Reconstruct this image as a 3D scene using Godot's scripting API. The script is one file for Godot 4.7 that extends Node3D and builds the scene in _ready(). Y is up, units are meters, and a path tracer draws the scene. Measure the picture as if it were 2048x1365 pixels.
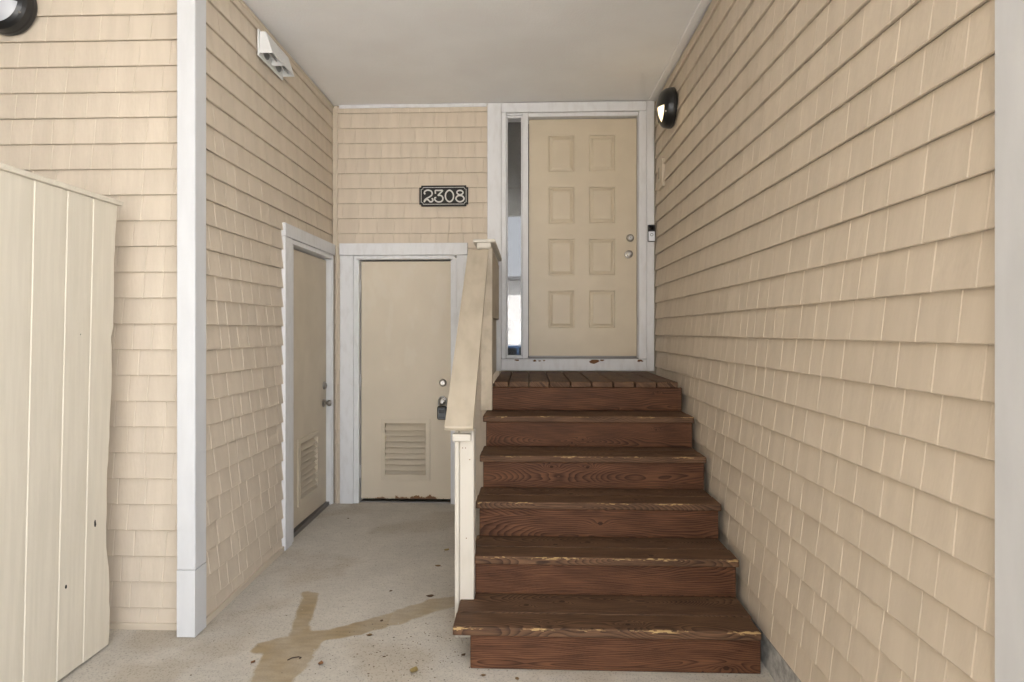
extends Node3D

const EYE := Vector3(0, 1.434, 4.98)
const FOCAL := 1180.0
var M := {}
var used_names := {}
var rng := RandomNumberGenerator.new()

# ------------------------------------------------------------------ mesh builder
class MB:
	var st := SurfaceTool.new()
	var uvf = null
	var smooth := false
	func _init(f = null):
		st.begin(Mesh.PRIMITIVE_TRIANGLES)
		uvf = f
	func v(p: Vector3, n: Vector3) -> void:
		st.set_normal(n)
		st.set_uv(uvf.call(p, n) if uvf != null else Vector2(p.x + p.z, -p.y))
		st.add_vertex(p)
	func tri(a: Vector3, b: Vector3, c: Vector3, n: Vector3) -> void:
		if (b - a).cross(c - a).dot(n) > 0.0:
			v(a, n); v(c, n); v(b, n)
		else:
			v(a, n); v(b, n); v(c, n)
	func quad(a: Vector3, b: Vector3, c: Vector3, d: Vector3, out: Vector3) -> void:
		var n := (b - a).cross(c - a)
		if n.length() < 1e-12:
			n = (c - a).cross(d - a)
		n = n.normalized()
		if n.dot(out) < 0.0:
			n = -n
		tri(a, b, c, n)
		tri(a, c, d, n)
	func box(lo: Vector3, hi: Vector3, c := 0.003) -> void:
		cbox(lo, hi, c, Transform3D.IDENTITY)
	func cbox(lo: Vector3, hi: Vector3, c: float, t: Transform3D) -> void:
		c = min(c, 0.45 * min(hi.x - lo.x, min(hi.y - lo.y, hi.z - lo.z)))
		var lim := [lo, hi]
		for a in 3:
			var b := (a + 1) % 3
			var e := (a + 2) % 3
			for s in 2:
				var out := Vector3.ZERO
				out[a] = s * 2 - 1
				var q: Array[Vector3] = []
				for k in [[0, 0], [1, 0], [1, 1], [0, 1]]:
					var p := Vector3.ZERO
					p[a] = lim[s][a]
					p[b] = lim[k[0]][b] + (c if k[0] == 0 else -c)
					p[e] = lim[k[1]][e] + (c if k[1] == 0 else -c)
					q.append(t * p)
				quad(q[0], q[1], q[2], q[3], t.basis * out)
				if c <= 0.0:
					continue
				for s2 in 2:
					var o2 := out
					o2[b] = s2 * 2 - 1
					var pa := Vector3.ZERO
					pa[a] = lim[s][a]
					pa[b] = lim[s2][b] + (c if s2 == 0 else -c)
					var pb := Vector3.ZERO
					pb[a] = lim[s][a] + (c if s == 0 else -c)
					pb[b] = lim[s2][b]
					var r: Array[Vector3] = []
					for m in [[pa, 0], [pa, 1], [pb, 1], [pb, 0]]:
						var p2: Vector3 = m[0]
						p2[e] = lim[m[1]][e] + (c if m[1] == 0 else -c)
						r.append(t * p2)
					quad(r[0], r[1], r[2], r[3], t.basis * o2)
		if c > 0.0:
			for i in 8:
				var s3 := [i & 1, (i >> 1) & 1, (i >> 2) & 1]
				var o3 := Vector3(s3[0] * 2 - 1, s3[1] * 2 - 1, s3[2] * 2 - 1)
				var pts: Array[Vector3] = []
				for a in 3:
					var p := Vector3.ZERO
					for b in 3:
						p[b] = lim[s3[b]][b]
						if b != a:
							p[b] += c if s3[b] == 0 else -c
					pts.append(t * p)
				tri(pts[0], pts[1], pts[2], (t.basis * o3).normalized())
	# profile: closed polygon in the (b, e) plane, extruded along axis a from lo to hi
	func prism(poly: PackedVector2Array, axis: int, lo: float, hi: float, t := Transform3D.IDENTITY) -> void:
		var b := (axis + 1) % 3
		var e := (axis + 2) % 3
		var at := func(q: Vector2, w: float) -> Vector3:
			var p := Vector3.ZERO
			p[axis] = w
			p[b] = q.x
			p[e] = q.y
			return t * p
		var area := 0.0
		for i in poly.size():
			area += poly[i].cross(poly[(i + 1) % poly.size()])
		for i in poly.size():
			var q0 := poly[i]
			var q1 := poly[(i + 1) % poly.size()]
			var d := q1 - q0
			var nn: Vector2 = Vector2(d.y, -d.x) * signf(area)
			var o := Vector3.ZERO
			o[b] = nn.x
			o[e] = nn.y
			quad(at.call(q0, lo), at.call(q1, lo), at.call(q1, hi), at.call(q0, hi), t.basis * o)
		var ix := Geometry2D.triangulate_polygon(poly)
		var o1 := Vector3.ZERO
		o1[axis] = 1
		for i in range(0, ix.size(), 3):
			tri(at.call(poly[ix[i]], hi), at.call(poly[ix[i + 1]], hi), at.call(poly[ix[i + 2]], hi), (t.basis * o1).normalized())
			tri(at.call(poly[ix[i]], lo), at.call(poly[ix[i + 1]], lo), at.call(poly[ix[i + 2]], lo), -(t.basis * o1).normalized())
	# profile of (radius, height) points turned about the local y axis
	func lathe(prof: PackedVector2Array, seg: int, t: Transform3D) -> void:
		for i in prof.size() - 1:
			var p := prof[i]
			var q := prof[i + 1]
			var d := (q - p).normalized()
			for k in seg:
				var a0 := TAU * k / seg
				var a1 := TAU * (k + 1) / seg
				var r0 := Vector3(cos(a0), 0, sin(a0))
				var r1 := Vector3(cos(a1), 0, sin(a1))
				var n0 := (t.basis * (r0 * d.y - Vector3.UP * d.x)).normalized()
				var n1 := (t.basis * (r1 * d.y - Vector3.UP * d.x)).normalized()
				var A := t * (r0 * p.x + Vector3.UP * p.y)
				var B := t * (r1 * p.x + Vector3.UP * p.y)
				var Cc := t * (r1 * q.x + Vector3.UP * q.y)
				var Dd := t * (r0 * q.x + Vector3.UP * q.y)
				for w in [[A, n0, B, n1, Cc, n1], [A, n0, Cc, n1, Dd, n0]]:
					if (w[2] - w[0]).cross(w[4] - w[0]).dot(w[1] + w[3]) > 0.0:
						v(w[0], w[1]); v(w[4], w[5]); v(w[2], w[3])
					else:
						v(w[0], w[1]); v(w[2], w[3]); v(w[4], w[5])
	# a round rod along a path
	func rod(path: PackedVector3Array, r: float, seg := 8) -> void:
		var ring: Array = []
		for i in path.size():
			var d := (path[min(i + 1, path.size() - 1)] - path[max(i - 1, 0)]).normalized()
			var u := d.cross(Vector3.UP if absf(d.y) < 0.9 else Vector3.RIGHT).normalized()
			var w := d.cross(u)
			var c: Array = []
			for k in seg:
				var a := TAU * k / seg
				c.append(u * cos(a) + w * sin(a))
			ring.append(c)
		for i in path.size() - 1:
			for k in seg:
				var k2 := (k + 1) % seg
				quad(path[i] + ring[i][k] * r, path[i] + ring[i][k2] * r, path[i + 1] + ring[i + 1][k2] * r, path[i + 1] + ring[i + 1][k] * r, ring[i][k] + ring[i][k2])
		for e in [0, path.size() - 1]:
			var dd := (path[1] - path[0]).normalized() * -1.0 if e == 0 else (path[e] - path[e - 1]).normalized()
			for k in range(1, seg - 1):
				tri(path[e] + ring[e][0] * r, path[e] + ring[e][k] * r, path[e] + ring[e][k + 1] * r, dd)
	func mesh() -> ArrayMesh:
		return st.commit()

# ------------------------------------------------------------------ scene helpers
func numbered(n: String) -> String:
	if not used_names.has(n):
		used_names[n] = 0
		return n
	used_names[n] += 1
	return "%s_%03d" % [n, used_names[n]]

func thing(called: String, at: Vector3, label: String, category: String, group := "") -> Node3D:
	var o := Node3D.new()
	o.name = numbered(called)
	o.position = at
	add_child(o)
	o.set_meta("label", label)
	o.set_meta("category", category)
	if group != "":
		o.set_meta("group", group)
	return o

func part(parent: Node3D, called: String, b, mat: Material, label := "", kind := "") -> MeshInstance3D:
	var o := MeshInstance3D.new()
	o.name = called
	o.mesh = b.mesh() if b is MB else b
	o.material_override = mat
	parent.add_child(o, true)
	# shapes are given in world coordinates
	var p: Node = parent
	var off := Vector3.ZERO
	while p != self:
		off += p.position
		p = p.get_parent()
	o.position = -off
	if label != "":
		o.set_meta("label", label)
	if kind != "":
		o.set_meta("kind", kind)
	return o

func structure(called: String, b, mat: Material) -> MeshInstance3D:
	var o := part(self, called, b, mat)
	o.set_meta("kind", "structure")
	return o

func bx(parent: Node3D, called: String, lo: Vector3, hi: Vector3, mat: Material, c := 0.003) -> MeshInstance3D:
	var b := MB.new()
	b.box(lo, hi, c)
	return part(parent, called, b, mat)

func floor_y(z: float) -> float:
	return -0.03 - 0.02 * z

# ------------------------------------------------------------------ materials
func srgb(r: float, g: float, b: float) -> Color:
	return Color(r, g, b).linear_to_srgb()

func noise_tex(seed_: int, freq: float, lo: Color, hi: Color, size := 512, oct := 4, a := 0.25, b := 0.75) -> NoiseTexture2D:
	var n := FastNoiseLite.new()
	n.seed = seed_
	n.noise_type = FastNoiseLite.TYPE_SIMPLEX_SMOOTH
	n.frequency = freq
	n.fractal_octaves = oct
	var t := NoiseTexture2D.new()
	t.width = size
	t.height = size
	t.seamless = true
	t.noise = n
	var g := Gradient.new()
	g.offsets = PackedFloat32Array([a, b])
	g.colors = PackedColorArray([lo, hi])
	t.color_ramp = g
	return t

func bump_tex(seed_: int, freq: float, strength: float, size := 512, oct := 4) -> NoiseTexture2D:
	var n := FastNoiseLite.new()
	n.seed = seed_
	n.noise_type = FastNoiseLite.TYPE_SIMPLEX_SMOOTH
	n.frequency = freq
	n.fractal_octaves = oct
	var t := NoiseTexture2D.new()
	t.width = size
	t.height = size
	t.seamless = true
	t.as_normal_map = true
	t.bump_strength = strength
	t.noise = n
	return t

func mat(c: Color, rough := 0.6, tex: Texture2D = null, bump: Texture2D = null, scale := Vector3.ONE, bump_amt := 0.5) -> StandardMaterial3D:
	var m := StandardMaterial3D.new()
	m.albedo_color = c
	m.roughness = rough
	if tex or bump:
		m.uv1_triplanar = true
		m.uv1_world_triplanar = true
		m.uv1_scale = scale
	if tex:
		m.albedo_texture = tex
	if bump:
		m.normal_enabled = true
		m.normal_texture = bump
		m.normal_scale = bump_amt
	return m

func metal(c: Color, rough: float) -> StandardMaterial3D:
	var m := StandardMaterial3D.new()
	m.albedo_color = c
	m.metallic = 1.0
	m.roughness = rough
	return m

# wood grain of a plain-sawn board: growth rings cut by the face, fibres, knots, and bare wood where the stain is chipped away
func wood_texture(seed_: int, len_m: float, tall_m: float, dark: Color, light: Color, ring: float, wear_row: float, wear: float, w := 1024, h := 144) -> Array:
	var n := FastNoiseLite.new()
	n.seed = seed_
	n.noise_type = FastNoiseLite.TYPE_SIMPLEX
	n.frequency = 1.0
	n.fractal_type = FastNoiseLite.FRACTAL_NONE
	var r := RandomNumberGenerator.new()
	r.seed = seed_
	var yc := r.randf_range(0.1, 0.9) * tall_m
	var knots: Array = []
	for k in r.randi_range(1, 3):
		knots.append(Vector3(r.randf() * len_m, r.randf_range(0.2, 0.8) * tall_m, r.randf_range(0.010, 0.022)))
	var im := Image.create(w, h, false, Image.FORMAT_RGB8)
	var hm := Image.create(w, h, false, Image.FORMAT_RGB8)
	var cols: Array = []
	for i in w:
		var x := len_m * i / w
		cols.append([0.06 + 0.075 * n.get_noise_2d(x * 0.8, 3.3) + 0.006 * n.get_noise_2d(x * 4.0, 9.0), 0.025 * n.get_noise_2d(x * 1.0, 50.0)])
	for j in h:
		var y := tall_m * j / h
		for i in w:
			var x := len_m * i / w
			var c: Array = cols[i]
			var dy: float = y - yc + c[1]
			var dep: float = c[0]
			var rr := sqrt(dy * dy + dep * dep)
			for k in knots:
				var ex: float = (x - k.x) * 0.35
				var ey: float = y - k.y
				var q: float = (ex * ex + ey * ey) / (k.z * k.z)
				if q < 9.0:
					rr += 0.03 * exp(-q)
			var f := n.get_noise_2d(x * 5.0, y * 420.0)
			var ph := rr / ring + 0.22 * n.get_noise_2d(x * 3.0, y * 22.0)
			ph -= floorf(ph)
			var g: float = ph * ph * (1.0 - smoothstep(0.9, 1.0, ph))
			var blot := n.get_noise_2d(x * 3.0 + 70.0, y * 9.0)
			var v: float = clampf(0.66 - 0.85 * g + 0.30 * f + 0.13 * blot, 0.0, 1.0)
			var col := dark.lerp(light, v)
			for k in knots:
				var ex2: float = x - k.x
				var ey2: float = y - k.y
				var q2: float = (ex2 * ex2 * 0.5 + ey2 * ey2) / (k.z * k.z * 0.2)
				if q2 < 1.0:
					col = col.lerp(dark * 0.45, 0.8)
			if wear > 0.0:
				var dw: float = absf(y - wear_row - 0.004 * n.get_noise_2d(x * 14.0, 7.0))
				var th: float = 0.55 * n.get_noise_2d(x * 3.2, 21.0) + 0.45 * n.get_noise_2d(x * 22.0, y * 160.0)
				if th + wear - dw * 75.0 > 0.28:
					col = Color(0.50, 0.36, 0.17).lerp(Color(0.34, 0.21, 0.09), 0.5 + 0.5 * f)
			im.set_pixel(i, j, col.linear_to_srgb())
			var hh := clampf(0.5 + 0.32 * g + 0.2 * f, 0.0, 1.0)
			hm.set_pixel(i, j, Color(hh, hh, hh))
	hm.bump_map_to_normal_map(2.0)
	return [ImageTexture.create_from_image(im), ImageTexture.create_from_image(hm)]

func wood_mat(t: Array, rough := 0.65) -> StandardMaterial3D:
	var m := StandardMaterial3D.new()
	m.albedo_texture = t[0]
	m.normal_enabled = true
	m.normal_texture = t[1]
	m.normal_scale = 0.5
	m.roughness = rough
	m.metallic_specular = 0.3
	return m

func make_materials() -> void:
	var blot := noise_tex(3, 0.006, Color(0.975, 0.973, 0.97), Color.WHITE)
	var fib := bump_tex(5, 0.03, 3.0)
	M.shingle = []
	var sid := Color(0.625, 0.535, 0.425)
	for k in 4:
		var f: float = [1.0, 0.975, 1.02, 0.99][k % 4]
		var sm := mat(srgb(sid.r * f, sid.g * f, sid.b * f), 0.62, blot, fib, Vector3(3.2, 0.5, 3.2), 0.22)
		sm.uv1_triplanar = false
		sm.uv1_world_triplanar = false
		M.shingle.append(sm)
	M.backing = mat(srgb(0.40, 0.34, 0.26), 0.8)
	M.beige_trim = mat(srgb(0.60, 0.515, 0.405), 0.6, blot, null, Vector3(1, 1, 1))
	var dirt := noise_tex(11, 0.02, Color(0.975, 0.972, 0.968), Color.WHITE, 512, 5, 0.2, 0.5)
	M.white = mat(srgb(0.62, 0.622, 0.628), 0.5, noise_tex(12, 0.01, Color(0.98, 0.98, 0.98), Color.WHITE), null, Vector3(2, 0.4, 2))
	M.old_white = mat(srgb(0.70, 0.70, 0.705), 0.55, dirt, null, Vector3(1.5, 0.5, 1.5))
	M.cream = mat(srgb(0.57, 0.53, 0.46), 0.6, dirt, null, Vector3(1.5, 0.4, 1.5))
	M.rail = mat(srgb(0.50, 0.43, 0.33), 0.6, noise_tex(14, 0.012, Color(0.93, 0.925, 0.915), Color.WHITE, 512, 5, 0.25, 0.6), bump_tex(8, 0.03, 2.0), Vector3(1.2, 1.2, 0.6), 0.3)
	M.screen = mat(srgb(0.68, 0.62, 0.51), 0.65, noise_tex(15, 0.012, Color(0.975, 0.973, 0.97), Color.WHITE), bump_tex(9, 0.06, 1.4, 512, 5), Vector3(5.0, 0.3, 5.0), 0.2)
	M.door = mat(srgb(0.60, 0.52, 0.40), 0.5, noise_tex(16, 0.005, Color(0.965, 0.962, 0.958), Color.WHITE), null, Vector3(0.8, 0.8, 0.8))
	M.front_door = mat(srgb(0.58, 0.495, 0.365), 0.45, noise_tex(17, 0.008, Color(0.98, 0.978, 0.975), Color.WHITE), null, Vector3(0.8, 0.8, 0.8))
	M.ceiling = mat(srgb(0.84, 0.835, 0.83), 0.85, noise_tex(18, 0.006, Color(0.985, 0.983, 0.982), Color.WHITE, 512, 5), bump_tex(11, 0.2, 0.8), Vector3(0.5, 0.5, 0.5), 0.25)
	M.black = mat(srgb(0.012, 0.012, 0.013), 0.28)
	M.dark_hole = mat(srgb(0.02, 0.018, 0.016), 0.9)
	M.plastic_white = mat(srgb(0.72, 0.72, 0.71), 0.45)
	M.nickel = metal(srgb(0.36, 0.34, 0.31), 0.33)
	M.steel = metal(srgb(0.42, 0.42, 0.42), 0.3)
	M.threshold = metal(srgb(0.30, 0.29, 0.28), 0.5)
	M.grey_box = mat(srgb(0.13, 0.14, 0.15), 0.45)
	M.grey_duct = mat(srgb(0.30, 0.30, 0.29), 0.6)
	M.rust = mat(srgb(0.16, 0.075, 0.03), 0.9)
	M.stem = mat(srgb(0.50, 0.49, 0.47), 0.9, noise_tex(19, 0.02, Color(0.8, 0.8, 0.8), Color.WHITE), bump_tex(12, 0.06, 3.0), Vector3(1.5, 1.5, 1.5), 0.5)
	M.lens = mat(srgb(0.52, 0.53, 0.56), 0.35)
	var lit := mat(srgb(0.8, 0.76, 0.66), 0.35)
	lit.emission_enabled = true
	lit.emission = Color(1.0, 0.90, 0.70)
	lit.emission_energy_multiplier = 0.22
	M.lens_lit = lit
	var glass := StandardMaterial3D.new()
	glass.transparency = BaseMaterial3D.TRANSPARENCY_ALPHA
	glass.albedo_color = Color(0.5, 0.53, 0.53, 0.02)
	glass.roughness = 0.0
	glass.metallic_specular = 0.5
	M.glass = glass
	M.interior = mat(srgb(0.05, 0.048, 0.045), 0.9)

# ------------------------------------------------------------------ shingle walls
# o: a point on the wall plane at height 0; dir: along the wall; nrm: out of it
func shingle_wall(root: Node3D, o: Vector3, dir: Vector3, nrm: Vector3, s0: float, s1: float, y0: float, y1: float, line: float, pitch: float, holes: Array, seed_: int) -> void:
	var r := RandomNumberGenerator.new()
	r.seed = seed_
	var pieces: Array = []
	var cam_f := Vector3(-sin(deg_to_rad(2.0)), 0, -cos(deg_to_rad(2.0)))
	var k0 := floori((y0 - line) / pitch)
	var k1 := ceili((y1 - line) / pitch)
	for k in range(k0, k1):
		var yb := line + k * pitch
		var wob := r.randf_range(-0.001, 0.001)
		var s := s0 - r.randf_range(0.0, 0.12)
		var jb := 0.0
		var jt := 0.0
		while s < s1:
			var w := r.randf_range(0.085, 0.175)
			var nb := r.randf_range(-0.003, 0.003)
			var nt := r.randf_range(-0.002, 0.002)
			var d := 0.0
			pieces.append([s + jb, s + jt, s + w + nb, s + w + nt, yb + wob, yb + pitch, d, r.randi() % 4, yb])
			s += w
			jb = nb
			jt = nt
	var uv := func(p: Vector3, _n: Vector3) -> Vector2: return Vector2(p.dot(dir), p.y)
	var rest := [MB.new(uv), MB.new(uv), MB.new(uv), MB.new(uv)]
	var list: Array = []
	for p in pieces:
		var rects: Array = [[p[0], p[1], p[2], p[3], p[4], p[5]]]
		for hh in holes:
			var next: Array = []
			for q in rects:
				if q[2] <= hh[0] or q[0] >= hh[1] or q[5] <= hh[2] or q[4] >= hh[3]:
					next.append(q)
					continue
				if q[0] < hh[0] - 0.004:
					next.append([q[0], q[1], hh[0], hh[0], q[4], q[5]])
				if q[2] > hh[1] + 0.004:
					next.append([hh[1], hh[1], q[2], q[3], q[4], q[5]])
				var a: float = max(q[0], hh[0])
				var b: float = min(q[2], hh[1])
				if q[4] < hh[2] - 0.004:
					next.append([a, a, b, b, q[4], hh[2]])
				if q[5] > hh[3] + 0.004:
					next.append([a, a, b, b, hh[3], q[5]])
			rects = next
		for q in rects:
			q[0] = clampf(q[0], s0, s1); q[1] = clampf(q[1], s0, s1)
			q[2] = clampf(q[2], s0, s1); q[3] = clampf(q[3], s0, s1)
			q[4] = max(q[4], y0)
			q[5] = min(q[5], y1)
			if q[2] - q[0] < 0.006 or q[3] - q[1] < 0.006 or q[5] - q[4] < 0.006:
				continue
			var c: Vector3 = o + dir * (q[0] + q[2]) * 0.5 + Vector3.UP * (q[4] + q[5]) * 0.5
			var to := c - EYE
			var dep := to.dot(cam_f)
			var size := 0.0
			if dep > 0.3:
				var u: float = (to.x * cos(deg_to_rad(2.0)) - to.z * -sin(deg_to_rad(2.0))) / dep * FOCAL
				var v2: float = to.y / dep * FOCAL
				if absf(u) < 1060.0 and absf(v2) < 720.0:
					size = (q[2] - q[0]) * (q[5] - q[4]) * absf(to.dot(nrm)) / to.length() / (dep * dep)
			list.append([size, q, p[6], p[7], p[8]])
	list.sort_custom(func(a, b): return a[0] > b[0])
	for i in list.size():
		var e: Array = list[i]
		var single: bool = i < 295 and e[0] > 0.0
		var b: MB = MB.new(uv) if single else rest[e[3]]
		shingle(b, o, dir, nrm, e[1], e[2], e[4], pitch)
		if single:
			part(root, "shingle", b, M.shingle[e[3]])
	var any: bool = list.size() > 295 or list[-1][0] <= 0.0
	if any:
		for k in 4:
			part(root, "shingle_courses", rest[k], M.shingle[k], "", "stuff")

func shingle(b: MB, o: Vector3, dir: Vector3, nrm: Vector3, q: Array, d: float, yb: float, pitch: float) -> void:
	var dep := func(y: float) -> float: return 0.0195 - 0.0155 * clampf((y - yb) / pitch, 0.0, 1.0) + d
	var P := func(s: float, y: float, z: float) -> Vector3: return o + dir * s + Vector3.UP * y + nrm * z
	var ch := 0.0032
	var gd := 0.003
	var yl: float = q[4]
	var yh: float = q[5]
	var db: float = dep.call(yl)
	var dt: float = dep.call(yh)
	var lip := 0.003
	var db2: float = dep.call(yl + lip)
	var a: Array[Vector3] = [P.call(q[0] + ch, yl + lip, db2), P.call(q[2] - ch, yl + lip, db2), P.call(q[3] - ch, yh, dt), P.call(q[1] + ch, yh, dt)]
	b.quad(a[0], a[1], a[2], a[3], nrm)
	# rounded lower lip
	var l0: Vector3 = P.call(q[0] + ch, yl, db - 0.0025)
	var l1: Vector3 = P.call(q[2] - ch, yl, db - 0.0025)
	b.quad(a[0], a[1], l1, l0, nrm - Vector3.UP)
	# seam flanks
	var el: Vector3 = P.call(q[0], yl, db - gd)
	var eh: Vector3 = P.call(q[1], yh, dt - gd * 0.6)
	var fl: Vector3 = P.call(q[2], yl, db - gd)
	var fh: Vector3 = P.call(q[3], yh, dt - gd * 0.6)
	b.quad(el, a[0], a[3], eh, nrm - dir)
	b.quad(fl, a[1], a[2], fh, nrm + dir)
	b.tri(el, l0, a[0], nrm)
	b.tri(fl, l1, a[1], nrm)
	# butt, sides and back
	b.quad(el, l0, l1, fl, -Vector3.UP)
	# drip lip: the butt is hollow behind its front edge
	var lip_in: float = db - gd - 0.006
	var h0: Vector3 = P.call(q[0], yl, lip_in)
	var h1: Vector3 = P.call(q[2], yl, lip_in)
	var yu: float = min(yl + 0.003, yh)
	var u0: Vector3 = P.call(q[0], yu, lip_in)
	var u1: Vector3 = P.call(q[2], yu, lip_in)
	b.quad(el, fl, h1, h0, -Vector3.UP)
	b.quad(h0, h1, u1, u0, -nrm)
	b.quad(u0, u1, P.call(q[2], yu, 0.0), P.call(q[0], yu, 0.0), -Vector3.UP)
	b.quad(el, eh, P.call(q[1], yh, 0.0), u0, -dir)
	b.quad(fl, fh, P.call(q[3], yh, 0.0), u1, dir)

# ------------------------------------------------------------------ doors and fittings
func wall_basis(nrm: Vector3) -> Basis:      # local y = out of the wall
	var z := Vector3.UP
	return Basis(nrm.cross(z), nrm, z)

func knob_shapes(root: Node3D, called: String, at: Vector3, nrm: Vector3, prof: Array, m: Material) -> MeshInstance3D:
	var b := MB.new()
	var p := PackedVector2Array()
	for q in prof:
		p.append(Vector2(q[0], q[1]))
	b.lathe(p, 28, Transform3D(wall_basis(nrm), at))
	return part(root, called, b, m)

func deadbolt(root: Node3D, at: Vector3, nrm: Vector3) -> void:
	var o := knob_shapes(root, "deadbolt", at, nrm, [[0.0, 0.02], [0.020, 0.02], [0.024, 0.018], [0.032, 0.006], [0.033, 0.0], [0.0, 0.0]], M.nickel)
	var k := knob_shapes(o, "keyhole_plug", at + nrm * 0.0202, nrm, [[0.0, 0.004], [0.011, 0.004], [0.013, 0.002], [0.013, 0.0]], M.steel)
	var b := MB.new()
	b.cbox(Vector3(-0.0015, 0.0042, -0.006), Vector3(0.0015, 0.0052, 0.006), 0.0, Transform3D(wall_basis(nrm), at + nrm * 0.0202))
	var s := part(o, "key_slot", b, M.dark_hole)

func door_knob(root: Node3D, at: Vector3, nrm: Vector3) -> void:
	var o := knob_shapes(root, "knob", at, nrm, [[0.0, 0.062], [0.012, 0.062], [0.022, 0.059], [0.027, 0.050], [0.026, 0.040], [0.018, 0.032], [0.012, 0.026], [0.012, 0.010], [0.030, 0.007], [0.034, 0.003], [0.034, 0.0], [0.0, 0.0]], M.nickel)
	knob_shapes(o, "keyhole_plug", at + nrm * 0.0622, nrm, [[0.0, 0.002], [0.008, 0.002], [0.009, 0.0]], M.steel)

# a louvred vent set into a door leaf; map(s, y, d) gives world points: s along the leaf, d out of it
func louver(root: Node3D, map: Callable, s0: float, s1: float, y0: float, y1: float, lean: float) -> void:
	var nrm: Vector3 = (map.call(0, 0, 1) - map.call(0, 0, 0)).normalized()
	var along: Vector3 = (map.call(1, 0, 0) - map.call(0, 0, 0)).normalized()
	var v: Node3D = Node3D.new()
	var bord := 0.035
	var f := MB.new()
	var ro := [[s0, y0], [s1, y0], [s1, y1], [s0, y1]]
	var ri := [[s0 + bord, y0 + bord + 0.012], [s1 - bord, y0 + bord + 0.012], [s1 - bord, y1 - bord], [s0 + bord, y1 - bord]]
	for k in 4:
		var k2 := (k + 1) % 4
		var A: Array = ro[k]
		var B: Array = ro[k2]
		var Cc: Array = ri[k2]
		var Dd: Array = ri[k]
		f.quad(map.call(A[0], A[1], 0.0105), map.call(B[0], B[1], 0.0105), map.call(Cc[0], Cc[1], 0.013), map.call(Dd[0], Dd[1], 0.013), nrm)
		var mid: Vector3 = (map.call(A[0], A[1], 0) + map.call(B[0], B[1], 0)) * 0.5 - (map.call(s0, y0, 0) + map.call(s1, y1, 0)) * 0.5
		f.quad(map.call(A[0], A[1], 0.0105), map.call(B[0], B[1], 0.0105), map.call(B[0], B[1], 0.0), map.call(A[0], A[1], 0.0), mid)
		f.quad(map.call(Dd[0], Dd[1], 0.013), map.call(Cc[0], Cc[1], 0.013), map.call(Cc[0], Cc[1], -0.044), map.call(Dd[0], Dd[1], -0.044), -mid)
	var fr := part(root, "louver_frame", f, M.door)
	var n := 9
	var lo: float = ri[0][1]
	var hi: float = ri[2][1]
	var step := (hi - lo) / n
	for i in n:
		var b := MB.new()
		var seg := 6
		var wave := rng.randf_range(0.001, 0.005) * (1 if i > 0 else 0)
		for k in seg:
			var pa := float(k) / seg
			var pb := float(k + 1) / seg
			var sa: float = lerpf(ri[0][0], ri[1][0], pa)
			var sb: float = lerpf(ri[0][0], ri[1][0], pb)
			var da := -wave * sin(PI * pa)
			var dbb := -wave * sin(PI * pb)
			var yt := lo + step * (i + 1) + 0.006
			var yb := lo + step * i - (0.008 if i > 0 else -0.004)
			b.quad(map.call(sa, yb + da, 0.012), map.call(sb, yb + dbb, 0.012), map.call(sb, yt, -0.052), map.call(sa, yt, -0.052), nrm + Vector3.UP)
			b.quad(map.call(sa, yb + da, 0.012), map.call(sb, yb + dbb, 0.012), map.call(sb, yb + dbb - 0.002, 0.0105), map.call(sa, yb + da - 0.002, 0.0105), nrm - Vector3.UP)
			b.quad(map.call(sa, yb + da - 0.002, 0.0105), map.call(sb, yb + dbb - 0.002, 0.0105), map.call(sb, yt - 0.003, -0.054), map.call(sa, yt - 0.003, -0.054), -nrm - Vector3.UP)
		part(fr, "slat", b, M.door)

# a storage door leaf with a hole for the louver; s along, y up, d out
func storage_leaf(root: Node3D, map: Callable, s0: float, s1: float, y0: float, y1: float, h: Array, m: Material) -> void:
	var b := MB.new()
	for q in [[s0, h[0], y0, y1], [h[1], s1, y0, y1], [h[0], h[1], y0, h[2]], [h[0], h[1], h[3], y1]]:
		var lo: Vector3 = map.call(q[0], q[2], -0.04)
		var hi: Vector3 = map.call(q[1], q[3], 0.0)
		b.cbox(Vector3(min(lo.x, hi.x), min(lo.y, hi.y), min(lo.z, hi.z)), Vector3(max(lo.x, hi.x), max(lo.y, hi.y), max(lo.z, hi.z)), 0.0, Transform3D.IDENTITY)
	part(root, "leaf", b, m)

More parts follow.
